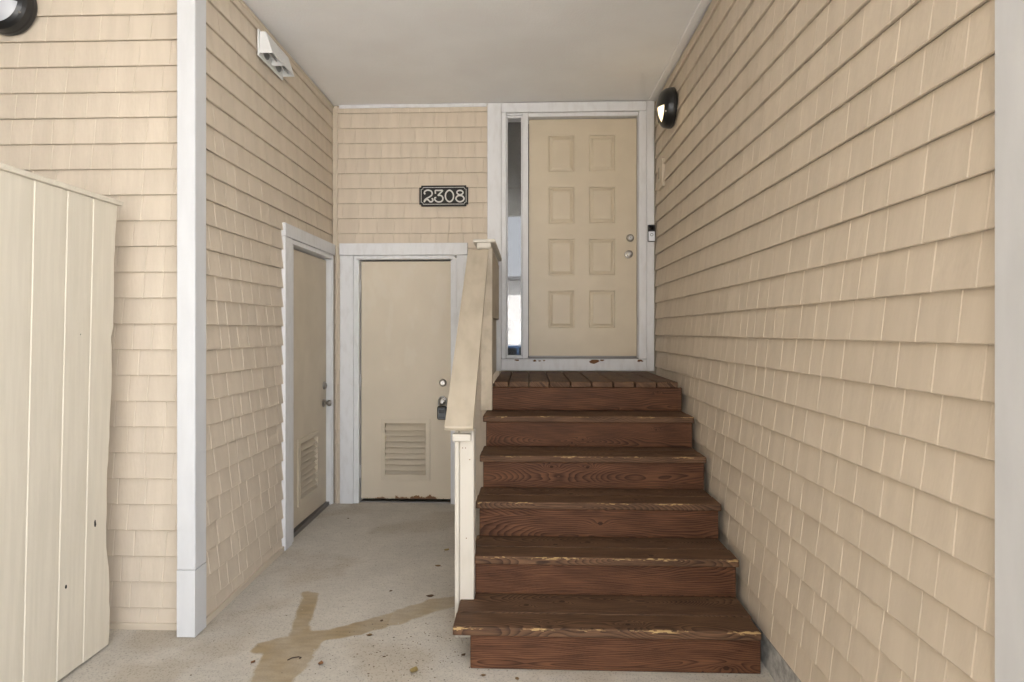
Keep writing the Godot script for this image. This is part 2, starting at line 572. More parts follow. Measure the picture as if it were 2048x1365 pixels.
# round bulkhead lamp: a dark cage with an eyelid over the top half and a rib down the lower half
func bulkhead(at: Vector3, nrm: Vector3, label: String, lit: bool) -> Node3D:
	var root := thing("bulkhead_lamp", at, label, "lamp", "round bulkhead lamps")
	var t := Transform3D(wall_basis(nrm), at)
	var R := 0.14
	var H := 0.085
	var hgt := func(rho: float) -> float: return 0.03 + H * sqrt(max(0.0, 1.0 - rho * rho * 0.92))
	var b := MB.new()
	b.lathe(PackedVector2Array([Vector2(0, 0.002), Vector2(R, 0.002), Vector2(R + 0.003, 0.008), Vector2(R + 0.003, 0.026), Vector2(R, 0.034), Vector2(R - 0.004, hgt.call(0.97)), Vector2(R * 0.9, hgt.call(0.9) + 0.003), Vector2(R * 0.8, hgt.call(0.8) + 0.004), Vector2(R * 0.79, hgt.call(0.8) - 0.004)]), 48, t)
	part(root, "housing", b, M.black)
	var l := MB.new()
	var prof := PackedVector2Array()
	for i in 13:
		var rho := i / 12.0 * 0.86
		prof.append(Vector2(rho * R, hgt.call(rho) - 0.002))
	l.lathe(prof, 48, t)
	part(root, "lens", l, M.lens_lit if lit else M.lens)
	var e := MB.new()
	var pt := func(rho: float, a: float, up: float) -> Vector3:
		return t * Vector3(rho * R * cos(a), hgt.call(rho) + up, rho * R * sin(a))
	for i in 10:
		var r0 := i / 10.0 * 0.82
		var r1 := (i + 1) / 10.0 * 0.82
		for k in 28:
			var a0 := -0.12 + (PI + 0.24) * k / 28
			var a1 := -0.12 + (PI + 0.24) * (k + 1) / 28
			e.quad(pt.call(r0, a0, 0.005), pt.call(r1, a0, 0.005), pt.call(r1, a1, 0.005), pt.call(r0, a1, 0.005), nrm)
	for sgn in [0, 1]:
		var ae := -0.12 if sgn == 0 else PI + 0.12
		for i in 10:
			var r0 := i / 10.0 * 0.82
			var r1 := (i + 1) / 10.0 * 0.82
			e.quad(pt.call(r0, ae, 0.005), pt.call(r1, ae, 0.005), pt.call(r1, ae, -0.003), pt.call(r0, ae, -0.003), Vector3.DOWN)
	part(root, "eyelid", e, M.black)
	var rb := MB.new()
	for i in 10:
		var y0 := -i / 10.0 * 0.82
		var y1 := -(i + 1) / 10.0 * 0.82
		var w := 0.013
		var q := func(x: float, yy: float, up: float) -> Vector3: return t * Vector3(x, hgt.call(absf(yy)) + up, yy * R)
		rb.quad(q.call(-w, y0, 0.007), q.call(w, y0, 0.007), q.call(w, y1, 0.007), q.call(-w, y1, 0.007), nrm)
		for sx in [-1, 1]:
			rb.quad(q.call(w * sx, y0, 0.007), q.call(w * sx, y1, 0.007), q.call(w * sx, y1, -0.006), q.call(w * sx, y0, -0.006), t.basis.x * sx)
	part(root, "rib", rb, M.black)
	for k in 2:
		var a := -0.5 if k == 0 else PI + 0.5
		var s := MB.new()
		s.lathe(PackedVector2Array([Vector2(0, 0.006), Vector2(0.004, 0.005), Vector2(0.0055, 0.0)]), 10, Transform3D(t.basis, t * Vector3(R * 0.9 * cos(a), hgt.call(0.9) + 0.002, R * 0.9 * sin(a))))
		part(root, "screw", s, M.steel)
	return root

# ------------------------------------------------------------------ build
func _ready() -> void:
	rng.seed = 7
	# camera
	var cam := Camera3D.new()
	cam.name = "camera"
	cam.position = EYE
	cam.rotation_degrees = Vector3(0, 2.0, 0)
	cam.projection = Camera3D.PROJECTION_FRUSTUM
	cam.near = 0.05
	cam.far = 900.0
	cam.size = 0.05 * 1365.0 / FOCAL
	cam.frustum_offset = Vector2(10.0, -19.5) / FOCAL * 0.05
	add_child(cam)
	cam.current = true
	# overcast sky, sun behind cloud
	var env := Environment.new()
	env.background_mode = Environment.BG_SKY
	var sm := ProceduralSkyMaterial.new()
	sm.sky_top_color = Color(0.83, 0.85, 0.885)
	sm.sky_horizon_color = Color(0.90, 0.91, 0.93)
	sm.sky_curve = 0.2
	sm.ground_bottom_color = Color(0.45, 0.44, 0.42)
	sm.ground_horizon_color = Color(0.75, 0.75, 0.75)
	sm.sun_angle_max = 0.0
	var sky := Sky.new()
	sky.sky_material = sm
	env.sky = sky
	env.background_energy_multiplier = 0.55
	env.tonemap_mode = Environment.TONE_MAPPER_LINEAR
	env.tonemap_exposure = 8.0
	env.sdfgi_enabled = true
	env.ssao_enabled = true
	env.ssil_enabled = true
	var we := WorldEnvironment.new()
	we.name = "world_environment"
	we.environment = env
	add_child(we)
	var sun := DirectionalLight3D.new()
	sun.name = "sun"
	sun.light_energy = 1.6
	sun.light_angular_distance = 0.6
	sun.light_color = Color(1.0, 0.985, 0.96)
	sun.shadow_enabled = true
	sun.rotation_degrees = Vector3(-64, 168, 0)
	add_child(sun)

	make_materials()
	build_setting()
	print("setting")
	build_walls()
	print("walls")
	build_storage_doors()
	build_entry()
	print("doors")
	build_stairs()
	build_railing()
	print("stairs")
	build_screen()
	build_fittings()
	build_litter()
	build_outside()
	print("done")

func concrete_image(w: int, x0: float, x1: float, z0: float, z1: float, stain: PackedVector2Array) -> ImageTexture:
	var n := FastNoiseLite.new()
	n.seed = 21
	n.frequency = 1.0
	n.noise_type = FastNoiseLite.TYPE_SIMPLEX
	n.fractal_type = FastNoiseLite.FRACTAL_FBM
	n.fractal_octaves = 4
	var f1 := FastNoiseLite.new()
	f1.seed = 22
	f1.frequency = 1.0
	f1.noise_type = FastNoiseLite.TYPE_SIMPLEX
	f1.fractal_type = FastNoiseLite.FRACTAL_NONE
	var box := Rect2(stain[0], Vector2.ZERO)
	for p in stain:
		box = box.expand(p)
	box = box.grow(0.06)
	var im := Image.create(w, w, false, Image.FORMAT_RGB8)
	var base := Color(0.53, 0.485, 0.415)
	for j in w:
		var z := lerpf(z0, z1, (j + 0.5) / w)
		for i in w:
			var x := lerpf(x0, x1, (i + 0.5) / w)
			var a := n.get_noise_2d(x * 2.2, z * 2.2)
			var b := f1.get_noise_2d(x * 60.0, z * 60.0)
			var c := f1.get_noise_2d(x * 170.0 + 9.0, z * 170.0)
			var e := f1.get_noise_2d(x * 7.0, z * 28.0)
			var col := base * (1.0 + 0.09 * a + 0.035 * b + 0.06 * c + 0.03 * e)
			var tan_ := smoothstep(0.05, 0.5, n.get_noise_2d(x * 1.1 + 30.0, z * 1.3))
			col = col.lerp(Color(0.40, 0.33, 0.24), tan_ * 0.45)
			if c > 0.62 and b > 0.1:
				col = col * 0.62
			var p := Vector2(x + 0.008 * f1.get_noise_2d(x * 9.0, z * 9.0) + 0.0015 * b, z + 0.008 * f1.get_noise_2d(x * 9.0 + 40.0, z * 9.0))
			var inside := 0.0
			if box.has_point(p):
				for q in [Vector2(0.006, 0.002), Vector2(-0.006, -0.002), Vector2(0.002, -0.006), Vector2(-0.002, 0.006)]:
					if Geometry2D.is_point_in_polygon(p + q, stain):
						inside += 0.25
			if inside > 0.0:
				var k := (0.80 + 0.3 * a) * inside
				if x > -0.72:
					k *= 0.8
				col = col.lerp(Color(0.33, 0.245, 0.135) * (1.0 + 0.08 * c + 0.1 * e), clampf(k, 0.0, 0.95))
			im.set_pixel(i, j, Color(col.r, col.g, col.b).clamp().linear_to_srgb())
	return ImageTexture.create_from_image(im)

func sheet(lo: Vector2, hi: Vector2, yf: Callable, uv: Callable, thick := 0.1) -> MB:
	var b := MB.new(uv)
	var P := func(x: float, z: float, d: float) -> Vector3: return Vector3(x, yf.call(z) - d, z)
	b.quad(P.call(lo.x, lo.y, 0), P.call(hi.x, lo.y, 0), P.call(hi.x, hi.y, 0), P.call(lo.x, hi.y, 0), Vector3.UP)
	b.quad(P.call(lo.x, lo.y, thick), P.call(hi.x, lo.y, thick), P.call(hi.x, hi.y, thick), P.call(lo.x, hi.y, thick), Vector3.DOWN)
	b.quad(P.call(lo.x, hi.y, 0), P.call(hi.x, hi.y, 0), P.call(hi.x, hi.y, thick), P.call(lo.x, hi.y, thick), Vector3.BACK)
	b.quad(P.call(lo.x, lo.y, 0), P.call(hi.x, lo.y, 0), P.call(hi.x, lo.y, thick), P.call(lo.x, lo.y, thick), Vector3.FORWARD)
	b.quad(P.call(lo.x, lo.y, 0), P.call(lo.x, hi.y, 0), P.call(lo.x, hi.y, thick), P.call(lo.x, lo.y, thick), Vector3.LEFT)
	b.quad(P.call(hi.x, lo.y, 0), P.call(hi.x, hi.y, 0), P.call(hi.x, hi.y, thick), P.call(hi.x, lo.y, thick), Vector3.RIGHT)
	return b

func build_setting() -> void:
	var stain := PackedVector2Array([Vector2(-1.289, 1.644), Vector2(-1.262, 1.624), Vector2(-1.191, 1.659), Vector2(-1.165, 1.74), Vector2(-1.137, 1.891), Vector2(-1.106, 2.029), Vector2(-1.078, 2.05), Vector2(-1.002, 2.047), Vector2(-0.899, 1.977), Vector2(-0.723, 1.853), Vector2(-0.545, 1.701), Vector2(-0.38, 1.642), Vector2(-0.36, 1.749), Vector2(-0.554, 1.888), Vector2(-0.663, 1.976), Vector2(-0.824, 2.077), Vector2(-0.984, 2.145), Vector2(-1.001, 2.179), Vector2(-0.993, 2.281), Vector2(-0.99, 2.364), Vector2(-1.007, 2.41), Vector2(-1.016, 2.47), Vector2(-1.03, 2.75), Vector2(-1.18, 2.80), Vector2(-1.2, 2.477), Vector2(-1.228, 2.36), Vector2(-1.24, 2.264), Vector2(-1.299, 2.247), Vector2(-1.304, 2.189), Vector2(-1.279, 2.155), Vector2(-1.177, 2.103), Vector2(-1.202, 2.002), Vector2(-1.232, 1.878), Vector2(-1.25, 1.778)])
	var x0 := -2.9
	var x1 := 1.3
	var z0 := -0.2
	var z1 := 4.0
	var fm := StandardMaterial3D.new()
	fm.albedo_texture = concrete_image(1024, x0, x1, z0, z1, stain)
	fm.roughness = 0.85
	fm.normal_enabled = true
	fm.normal_texture = bump_tex(31, 0.22, 1.2, 1024)
	fm.normal_scale = 0.25
	var b := sheet(Vector2(x0, z0), Vector2(x1, z1), func(z): return floor_y(z), func(p, _n): return Vector2((p.x - x0) / (x1 - x0), (p.z - z0) / (z1 - z0)))
	structure("porch_floor", b, fm)
	var conc := mat(srgb(0.58, 0.57, 0.555), 0.85, noise_tex(23, 0.01, Color(0.82, 0.82, 0.81), Color.WHITE, 512, 5), bump_tex(31, 0.05, 4.0), Vector3(0.7, 0.7, 0.7), 0.4)
	structure("driveway", sheet(Vector2(-30, z1 + 0.008), Vector2(30, 19.9), func(z): return floor_y(min(z, 6.0)), func(p, _n): return Vector2(p.x, p.z)), conc)
	structure("side_pavement", sheet(Vector2(-12, 1.9), Vector2(x0 - 0.008, z1), func(z): return floor_y(z), func(p, _n): return Vector2(p.x, p.z)), conc)
	var asphalt := mat(srgb(0.10, 0.10, 0.10), 0.9, noise_tex(24, 0.02, Color(0.75, 0.75, 0.75), Color.WHITE), bump_tex(32, 0.08, 4.0), Vector3(0.5, 0.5, 0.5), 0.5)
	structure("ground", sheet(Vector2(-400, -400), Vector2(400, 400), func(_z): return -0.45, func(p, _n): return Vector2(p.x, p.z)), asphalt)
	# ceiling: underside of the storey above
	var c := MB.new()
	c.box(Vector3(-9, 3.36, -0.3), Vector3(6, 3.66, 4.88), 0.0)
	structure("ceiling", c, M.ceiling)
	var t := MB.new()
	t.box(Vector3(-1.60, 3.328, 0.0), Vector3(-0.345, 3.358, 0.024), 0.003)
	var tr := structure("ceiling_trim", t, M.old_white)
	var t2 := MB.new()
	t2.box(Vector3(1.005, 3.346, 0.05), Vector3(1.052, 3.3585, 3.7), 0.003)
	structure("ceiling_trim_beside_shingles", t2, M.ceiling)
	# dark hallway behind the narrow window
	var h := MB.new()
	for q in [[Vector3(-1.2, 1.0, -3.2), Vector3(1.6, 1.09, -0.22)], [Vector3(-1.2, 3.42, -3.2), Vector3(1.6, 3.5, -0.31)], [Vector3(-1.3, 1.0, -3.2), Vector3(-1.21, 3.5, -0.22)], [Vector3(1.6, 1.0, -3.2), Vector3(1.7, 3.5, -0.22)], [Vector3(-1.3, 1.0, -3.3), Vector3(1.7, 3.5, -3.21)]]:
		h.box(q[0], q[1], 0.0)
	structure("hallway_wall", h, M.interior)

func build_walls() -> void:
	# back wall
	var w := thing("shingle_wall", Vector3(-1.2, -0.06, 0), "tan shingle end wall carrying the black house number plate", "wall")
	var b := MB.new()
	for q in [[Vector3(-1.9, -0.3, -0.2), Vector3(-1.476, 3.37, 0)], [Vector3(-1.476, 2.072, -0.2), Vector3(-0.226, 3.37, 0)], [Vector3(-0.596, -0.3, -0.2), Vector3(-0.226, 2.072, 0)], [Vector3(-0.226, -0.3, -0.2), Vector3(1.3, 1.10, 0)], [Vector3(-0.226, 3.31, -0.2), Vector3(1.3, 3.37, 0)], [Vector3(1.0, 1.10, -0.2), Vector3(1.3, 3.31, 0)], [Vector3(-1.476, -0.3, -0.2), Vector3(-0.596, 2.072, -0.13)]]:
		b.box(q[0], q[1], 0.0)
	part(w, "backing", b, M.backing)
	shingle_wall(w, Vector3.ZERO, Vector3.RIGHT, Vector3.BACK, -1.64, -0.24, -0.03, 3.34, 2.263, 0.128, [[-1.5, -0.56, -1.0, 2.12]], 101)
	# wall of the long side beside the stairs
	w = thing("shingle_wall", Vector3(1.08, -0.05, 1.8), "long tan shingle wall running beside the wooden stairs", "wall")
	b = MB.new()
	b.box(Vector3(1.08, 0.07, 0.02), Vector3(1.3, 3.37, 3.62), 0.0)
	part(w, "backing", b, M.backing)
	b = MB.new()
	b.box(Vector3(1.068, -0.3, 0.0), Vector3(1.32, 0.066, 3.68), 0.004)
	part(w, "concrete_footing", b, M.stem, "grey concrete footing under the tan shingles")
	shingle_wall(w, Vector3(1.08, 0, 0), Vector3.BACK, Vector3.LEFT, 0.02, 3.61, 0.072, 3.352, 1.404, 0.1335, [], 102)
	var cb := thing("corner_board", Vector3(1.06, -0.08, 3.66), "wide grey-white board closing the end of the long tan wall", "trim")
	bx(cb, "board", Vector3(1.046, -0.09, 3.618), Vector3(1.068, 3.36, 3.76), M.white, 0.004)
	bx(cb, "end_board", Vector3(1.069, -0.09, 3.69), Vector3(1.33, 3.36, 3.758), M.white, 0.004)
	# wall with the side storage door
	w = thing("shingle_wall", Vector3(-1.665, -0.06, 1.0), "tan shingle side wall with a louvred door and white vent hood", "wall")
	b = MB.new()
	for q in [[Vector3(-1.9, -0.3, 0.0), Vector3(-1.665, 3.35, 0.045)], [Vector3(-1.9, 2.072, 0.045), Vector3(-1.665, 3.35, 0.935)], [Vector3(-1.9, -0.3, 0.935), Vector3(-1.665, 3.35, 2.03)], [Vector3(-1.9, -0.3, 0.045), Vector3(-1.79, 2.072, 0.935)]]:
		b.box(q[0], q[1], 0.0)
	part(w, "backing", b, M.backing)
	shingle_wall(w, Vector3(-1.665, 0, 0), Vector3.BACK, Vector3.RIGHT, 0.03, 2.03, -0.045, 3.325, 1.467, 0.1295, [[0.0, 0.99, -1.0, 2.12]], 103)
	b = MB.new()
	b.prism(PackedVector2Array([Vector2(floor_y(1.06) + 0.001, 1.06), Vector2(floor_y(2.04) + 0.001, 2.04), Vector2(floor_y(2.04) + 0.035, 2.04), Vector2(floor_y(1.06) + 0.035, 1.06)]), 0, -1.664, -1.640)
	part(w, "starter_strip", b, M.beige_trim)
	bx(w, "top_channel", Vector3(-1.664, 3.322, 0.03), Vector3(-1.644, 3.347, 2.03), M.beige_trim, 0.003)
	var tr := thing("corner_trim", Vector3(-1.65, -0.04, 0.01), "narrow tan strip in the inside corner between two shingle walls", "trim")
	bx(tr, "strip", Vector3(-1.655, 2.16, 0.004), Vector3(-1.618, 3.345, 0.03), M.beige_trim, 0.003)
	bx(tr, "lower_strip", Vector3(-1.628, floor_y(0), 0.004), Vector3(-1.612, 2.16, 0.026), M.beige_trim, 0.003)
	# outer wall behind the board screen
	w = thing("shingle_wall", Vector3(-2.3, -0.07, 2.05), "pale shingle outer wall behind the cream board screen", "wall")
	b = MB.new()
	b.box(Vector3(-6, -0.3, 1.9), Vector3(-1.69, 3.36, 2.05), 0.0)
	part(w, "backing", b, M.backing)
	shingle_wall(w, Vector3(0, 0, 2.05), Vector3.RIGHT, Vector3.BACK, -4.5, -1.70, -0.045, 3.35, 1.472, 0.1305, [], 104)
	b = MB.new()
	b.box(Vector3(-4.5, floor_y(2.07) - 0.002, 2.051), Vector3(-1.726, floor_y(2.07) + 0.032, 2.074), 0.003)
	part(w, "starter_strip", b, M.beige_trim)
	cb = thing("corner_board", Vector3(-1.68, -0.072, 2.09), "bright white corner post between pale outer wall and side wall", "trim")
	b = MB.new()
	b.box(Vector3(-1.722, 0.262, 2.04), Vector3(-1.630, 3.358, 2.145), 0.004)
	part(cb, "board", b, M.white)
	b = MB.new()
	b.box(Vector3(-1.722, floor_y(2.1) + 0.004, 2.04), Vector3(-1.630, 0.2605, 2.145), 0.0015)
	part(cb, "base_board", b, M.white)

func rusty_leaf(s0: float, s1: float, y0: float, y1: float) -> StandardMaterial3D:
	var w := 384
	var h := 960
	var im := Image.create(w, h, false, Image.FORMAT_RGB8)
	var n := FastNoiseLite.new()
	n.seed = 41
	n.frequency = 1.0
	n.fractal_octaves = 4
	var base := Color(0.60, 0.52, 0.40)
	for j in h:
		var y := lerpf(y1, y0, (j + 0.5) / h)
		for i in w:
			var x := lerpf(s0, s1, (i + 0.5) / w)
			var a := n.get_noise_2d(x * 3.0, y * 2.0)
			var col := base * (1.0 + 0.05 * a)
			# pale rubbed patches in the upper half
			var p := n.get_noise_2d(x * 5.0 + 20.0, y * 2.2)
			if y > 1.1:
				col = col.lerp(Color(0.63, 0.56, 0.45), clampf((p - 0.12) * 1.8, 0.0, 0.5))
			var e := y - y0
			if e < 0.05:
				var q := 0.018 * (0.5 + n.get_noise_2d(x * 9.0, 3.0) * 1.6) + 0.012 * n.get_noise_2d(x * 60.0, y * 60.0) + (0.010 if x > lerpf(s0, s1, 0.38) and x < lerpf(s0, s1, 0.78) else -0.002)
				if e < q:
					col = Color(0.17, 0.075, 0.025) * (1.0 + 0.6 * n.get_noise_2d(x * 120.0, y * 120.0))
				elif e < q + 0.003:
					col = Color(0.46, 0.36, 0.2)
			im.set_pixel(i, j, col.clamp().linear_to_srgb())
	var m := StandardMaterial3D.new()
	m.albedo_texture = ImageTexture.create_from_image(im)
	m.roughness = 0.5
	return m

func build_storage_doors() -> void:
	# door in the end wall
	var t := thing("storage_door", Vector3(-1.04, 0.0, -0.03), "tan storage door with floor vent, deadbolt and rusted lower edge", "door")
	var map := func(s: float, y: float, d: float) -> Vector3: return Vector3(s, y, -0.028 + d)
	var s0 := -1.424
	var s1 := -0.656
	var y0 := 0.002
	var y1 := 2.03
	var m := rusty_leaf(s0, s1, y0, y1)
	var b := MB.new(func(p, _n): return Vector2((p.x - s0) / (s1 - s0), (y1 - p.y) / (y1 - y0)))
	var hole := [-1.222, -0.866, 0.212, 0.652]
	for q in [[s0, hole[0], y0, y1], [hole[1], s1, y0, y1], [hole[0], hole[1], y0, hole[2]], [hole[0], hole[1], hole[3], y1]]:
		b.cbox(map.call(q[0], q[2], -0.04), map.call(q[1], q[3], 0.0), 0.0, Transform3D.IDENTITY)
	part(t, "leaf", b, m)
	louver(t, map, -1.252, -0.832, 0.162, 0.684, 0.0)
	deadbolt(t, map.call(-0.722, 0.995, 0.0), Vector3.BACK)
	door_knob(t, map.call(-0.722, 0.838, 0.0), Vector3.BACK)
	for y in [1.82, 1.015, 0.235]:
		var hb := MB.new()
		for k in 3:
			hb.lathe(PackedVector2Array([Vector2(0, -0.018), Vector2(0.007, -0.017), Vector2(0.007, 0.017), Vector2(0, 0.018)]), 12, Transform3D(Basis.IDENTITY, Vector3(-1.432, y + (k - 1) * 0.037, -0.018)))
		part(t, "hinge", hb, M.old_white)
	var c := thing("door_casing", Vector3(-1.04, -0.04, 0.0), "white casing around the rusted storage door below the number plate", "trim")
	bx(c, "side_board", Vector3(-1.591, floor_y(0) + 0.002, 0.004), Vector3(-1.474, 2.076, 0.034), M.old_white)
	bx(c, "side_board", Vector3(-0.598, floor_y(0) + 0.002, 0.004), Vector3(-0.509, 2.076, 0.034), M.old_white)
	bx(c, "head_board", Vector3(-1.596, 2.078, 0.003), Vector3(-0.506, 2.18, 0.036), M.old_white)
	for x in [-1.474, -0.651]:
		bx(c, "jamb", Vector3(x + 0.001, floor_y(0) + 0.002, -0.12), Vector3(x + 0.042, 2.042, 0.022), M.old_white)
	bx(c, "head_jamb", Vector3(-1.473, 2.044, -0.12), Vector3(-0.609, 2.076, 0.022), M.old_white)
	# step moulding on the inner edge
	bx(c, "moulding", Vector3(-1.474 + 0.001, floor_y(0) + 0.003, 0.0225), Vector3(-1.454, 2.05, 0.029), M.old_white, 0.002)
	bx(c, "moulding", Vector3(-0.629, floor_y(0) + 0.003, 0.0225), Vector3(-0.599, 2.05, 0.029), M.old_white, 0.002)
	bx(c, "moulding", Vector3(-1.453, 2.052, 0.0225), Vector3(-0.630, 2.075, 0.029), M.old_white, 0.002)
	bx(c, "sill", Vector3(-1.43, floor_y(0) + 0.001, -0.13), Vector3(-0.652, floor_y(0) + 0.012, -0.01), M.threshold, 0.002)

	# door in the side wall
	t = thing("storage_door", Vector3(-1.70, -0.03, 0.47), "plain tan storage door in the side wall with knob and buckled vent", "door")
	var map2 := func(s: float, y: float, d: float) -> Vector3: return Vector3(-1.698 + d, y, s)
	storage_leaf(t, map2, 0.064, 0.882, 0.0, 2.03, [0.296, 0.656, 0.188, 0.598], M.door)
	louver(t, map2, 0.262, 0.690, 0.136, 0.632, 0.0)
	deadbolt(t, map2.call(0.118, 0.981, 0.0), Vector3.RIGHT)
	door_knob(t, map2.call(0.124, 0.836, 0.0), Vector3.RIGHT)
	c = thing("door_casing", Vector3(-1.64, -0.05, 0.5), "white casing around the plain storage door in the side wall", "trim")
	bx(c, "side_board", Vector3(-1.661, floor_y(1.0) + 0.002, 0.941), Vector3(-1.632, 2.076, 1.058), M.old_white)
	bx(c, "side_board", Vector3(-1.661, floor_y(0.0) + 0.002, 0.031), Vector3(-1.645, 2.076, 0.046), M.old_white)
	bx(c, "head_board", Vector3(-1.661, 2.078, 0.031), Vector3(-1.630, 2.168, 1.062), M.old_white)
	bx(c, "jamb", Vector3(-1.785, floor_y(1.0) + 0.004, 0.892), Vector3(-1.642, 2.042, 0.939), M.old_white)
	bx(c, "jamb", Vector3(-1.785, floor_y(0.0) + 0.002, 0.047), Vector3(-1.655, 2.042, 0.060), M.old_white)
	bx(c, "head_jamb", Vector3(-1.785, 2.044, 0.047), Vector3(-1.642, 2.076, 0.939), M.old_white)
	b = MB.new()
	b.prism(PackedVector2Array([Vector2(floor_y(0.06) + 0.001, 0.062), Vector2(floor_y(0.89) + 0.001, 0.89), Vector2(floor_y(0.89) + 0.03, 0.89), Vector2(floor_y(0.06) + 0.03, 0.062)]), 0, -1.78, -1.672)
	part(c, "sill", b, M.threshold)

func build_entry() -> void:
	var t := thing("front_door", Vector3(0.466, 1.2, -0.05), "tan eight panel front door at the head of the stairs", "door")
	var zf := -0.035
	var L := 0.012
	var R := 0.92
	var B := 1.226
	var T := 3.232
	var xs := [[0.172, 0.402], [0.516, 0.745]]
	var ys := [[1.456, 1.785], [1.902, 2.223], [2.342, 2.662], [2.782, 3.100]]
	var b := MB.new()
	var xe := [L, xs[0][0], xs[0][1], xs[1][0], xs[1][1], R]
	for k in [0, 2, 4]:
		b.cbox(Vector3(xe[k], B, zf - 0.04), Vector3(xe[k + 1], T, zf), 0.0, Transform3D.IDENTITY)
	var ye := [B, ys[0][0], ys[0][1], ys[1][0], ys[1][1], ys[2][0], ys[2][1], ys[3][0], ys[3][1], T]
	for x in xs:
		for k in [0, 2, 4, 6, 8]:
			b.cbox(Vector3(x[0], ye[k], zf - 0.04), Vector3(x[1], ye[k + 1], zf), 0.0, Transform3D.IDENTITY)
	part(t, "leaf", b, M.front_door)
	for x in xs:
		for y in ys:
			var p := MB.new()
			# (inset from the opening, depth from the leaf face)
			var prof := [[0.0, 0.0], [0.003, 0.0015], [0.008, 0.0005], [0.012, -0.009], [0.018, -0.0095], [0.042, 0.0], [0.044, -0.0015], [0.047, -0.0015]]
			for i in prof.size() - 1:
				var i0: float = prof[i][0]
				var d0: float = zf + prof[i][1]
				var i1: float = prof[i + 1][0]
				var d1: float = zf + prof[i + 1][1]
				var c0 := [Vector3(x[0] + i0, y[0] + i0, d0), Vector3(x[1] - i0, y[0] + i0, d0), Vector3(x[1] - i0, y[1] - i0, d0), Vector3(x[0] + i0, y[1] - i0, d0)]
				var c1 := [Vector3(x[0] + i1, y[0] + i1, d1), Vector3(x[1] - i1, y[0] + i1, d1), Vector3(x[1] - i1, y[1] - i1, d1), Vector3(x[0] + i1, y[1] - i1, d1)]
				for k in 4:
					p.quad(c0[k], c0[(k + 1) % 4], c1[(k + 1) % 4], c1[k], Vector3.BACK)
				if i == prof.size() - 2:
					p.quad(c1[0], c1[1], c1[2], c1[3], Vector3.BACK)
			p.box(Vector3(x[0], y[0], zf - 0.038), Vector3(x[1], y[1], zf - 0.014), 0.0)
			part(t, "panel", p, M.front_door)
	deadbolt(t, Vector3(0.866, 2.222, zf), Vector3.BACK)
	door_knob(t, Vector3(0.853, 2.083, zf), Vector3.BACK)
	bx(t, "door_sweep", Vector3(L, 1.213, zf - 0.04), Vector3(R, 1.2245, zf + 0.004), M.threshold, 0.002)

	var s := thing("door_surround", Vector3(0.37, 1.11, 0.0), "worn white frame around the front door and its narrow window", "door frame")
	bx(s, "side_board", Vector3(-0.339, 1.10, 0.003), Vector3(-0.222, 3.356, 0.028), M.old_white)
	bx(s, "side_board", Vector3(0.992, 1.102, 0.003), Vector3(1.055, 3.356, 0.030), M.old_white)
	bx(s, "head_board", Vector3(-0.220, 3.272, 0.004), Vector3(0.990, 3.352, 0.036), M.old_white)
	bx(s, "jamb", Vector3(-0.220, 1.205, -0.16), Vector3(-0.180, 3.27, 0.036), M.old_white)
	bx(s, "mullion", Vector3(-0.043, 1.205, -0.16), Vector3(0.006, 3.27, 0.022), M.old_white)
	bx(s, "jamb", Vector3(0.927, 1.205, -0.16), Vector3(0.990, 3.27, 0.036), M.old_white)
	bx(s, "jamb_bead", Vector3(0.9225, 1.205, -0.03), Vector3(0.9265, 3.238, 0.012), M.old_white, 0.001)
	bx(s, "head_jamb", Vector3(-0.179, 3.256, -0.16), Vector3(-0.044, 3.270, 0.016), M.old_white, 0.002)
	bx(s, "head_jamb", Vector3(0.007, 3.238, -0.16), Vector3(0.926, 3.270, 0.016), M.old_white, 0.002)
	for q in [[Vector3(-0.179, 1.232, -0.05), Vector3(-0.168, 3.255, 0.002)], [Vector3(-0.055, 1.232, -0.05), Vector3(-0.044, 3.255, 0.002)], [Vector3(-0.167, 3.236, -0.05), Vector3(-0.056, 3.255, 0.002)], [Vector3(-0.179, 1.206, -0.05), Vector3(-0.044, 1.231, 0.004)]]:
		bx(s, "window_bead", q[0], q[1], M.old_white, 0.002)
	var sb := MB.new()
	sb.box(Vector3(-0.222, 1.104, -0.16), Vector3(0.990, 1.203, 0.044), 0.004)
	var sill := part(s, "sill_board", sb, M.old_white)
	# chips where the paint has come off the sill
	var r := RandomNumberGenerator.new()
	r.seed = 5
	for q in [[-0.09, 1.193, 0.02], [0.06, 1.188, 0.018], [0.10, 1.186, 0.013], [0.14, 1.189, 0.012], [0.56, 1.186, 0.05], [0.62, 1.193, 0.02], [0.93, 1.190, 0.022], [0.95, 1.186, 0.012]]:
		var ch := MB.new()
		var poly := PackedVector2Array()
		for k in 11:
			var a := TAU * k / 11
			var rr: float = q[2] * r.randf_range(0.6, 1.1)
			poly.append(Vector2(q[0] + rr * cos(a), clampf(q[1] + rr * 0.5 * sin(a), 1.11, 1.1975)))
		ch.prism(poly, 2, 0.043, 0.0447)
		part(s, "paint_chip", ch, M.rust)
	bx(s, "threshold", Vector3(0.008, 1.2045, -0.12), Vector3(0.925, 1.2115, 0.030), M.threshold, 0.002)
	for z in [-0.020, -0.032]:
		bx(s, "window_pane", Vector3(-0.1675, 1.2315, z - 0.004), Vector3(-0.0555, 3.2355, z), M.glass, 0.0)

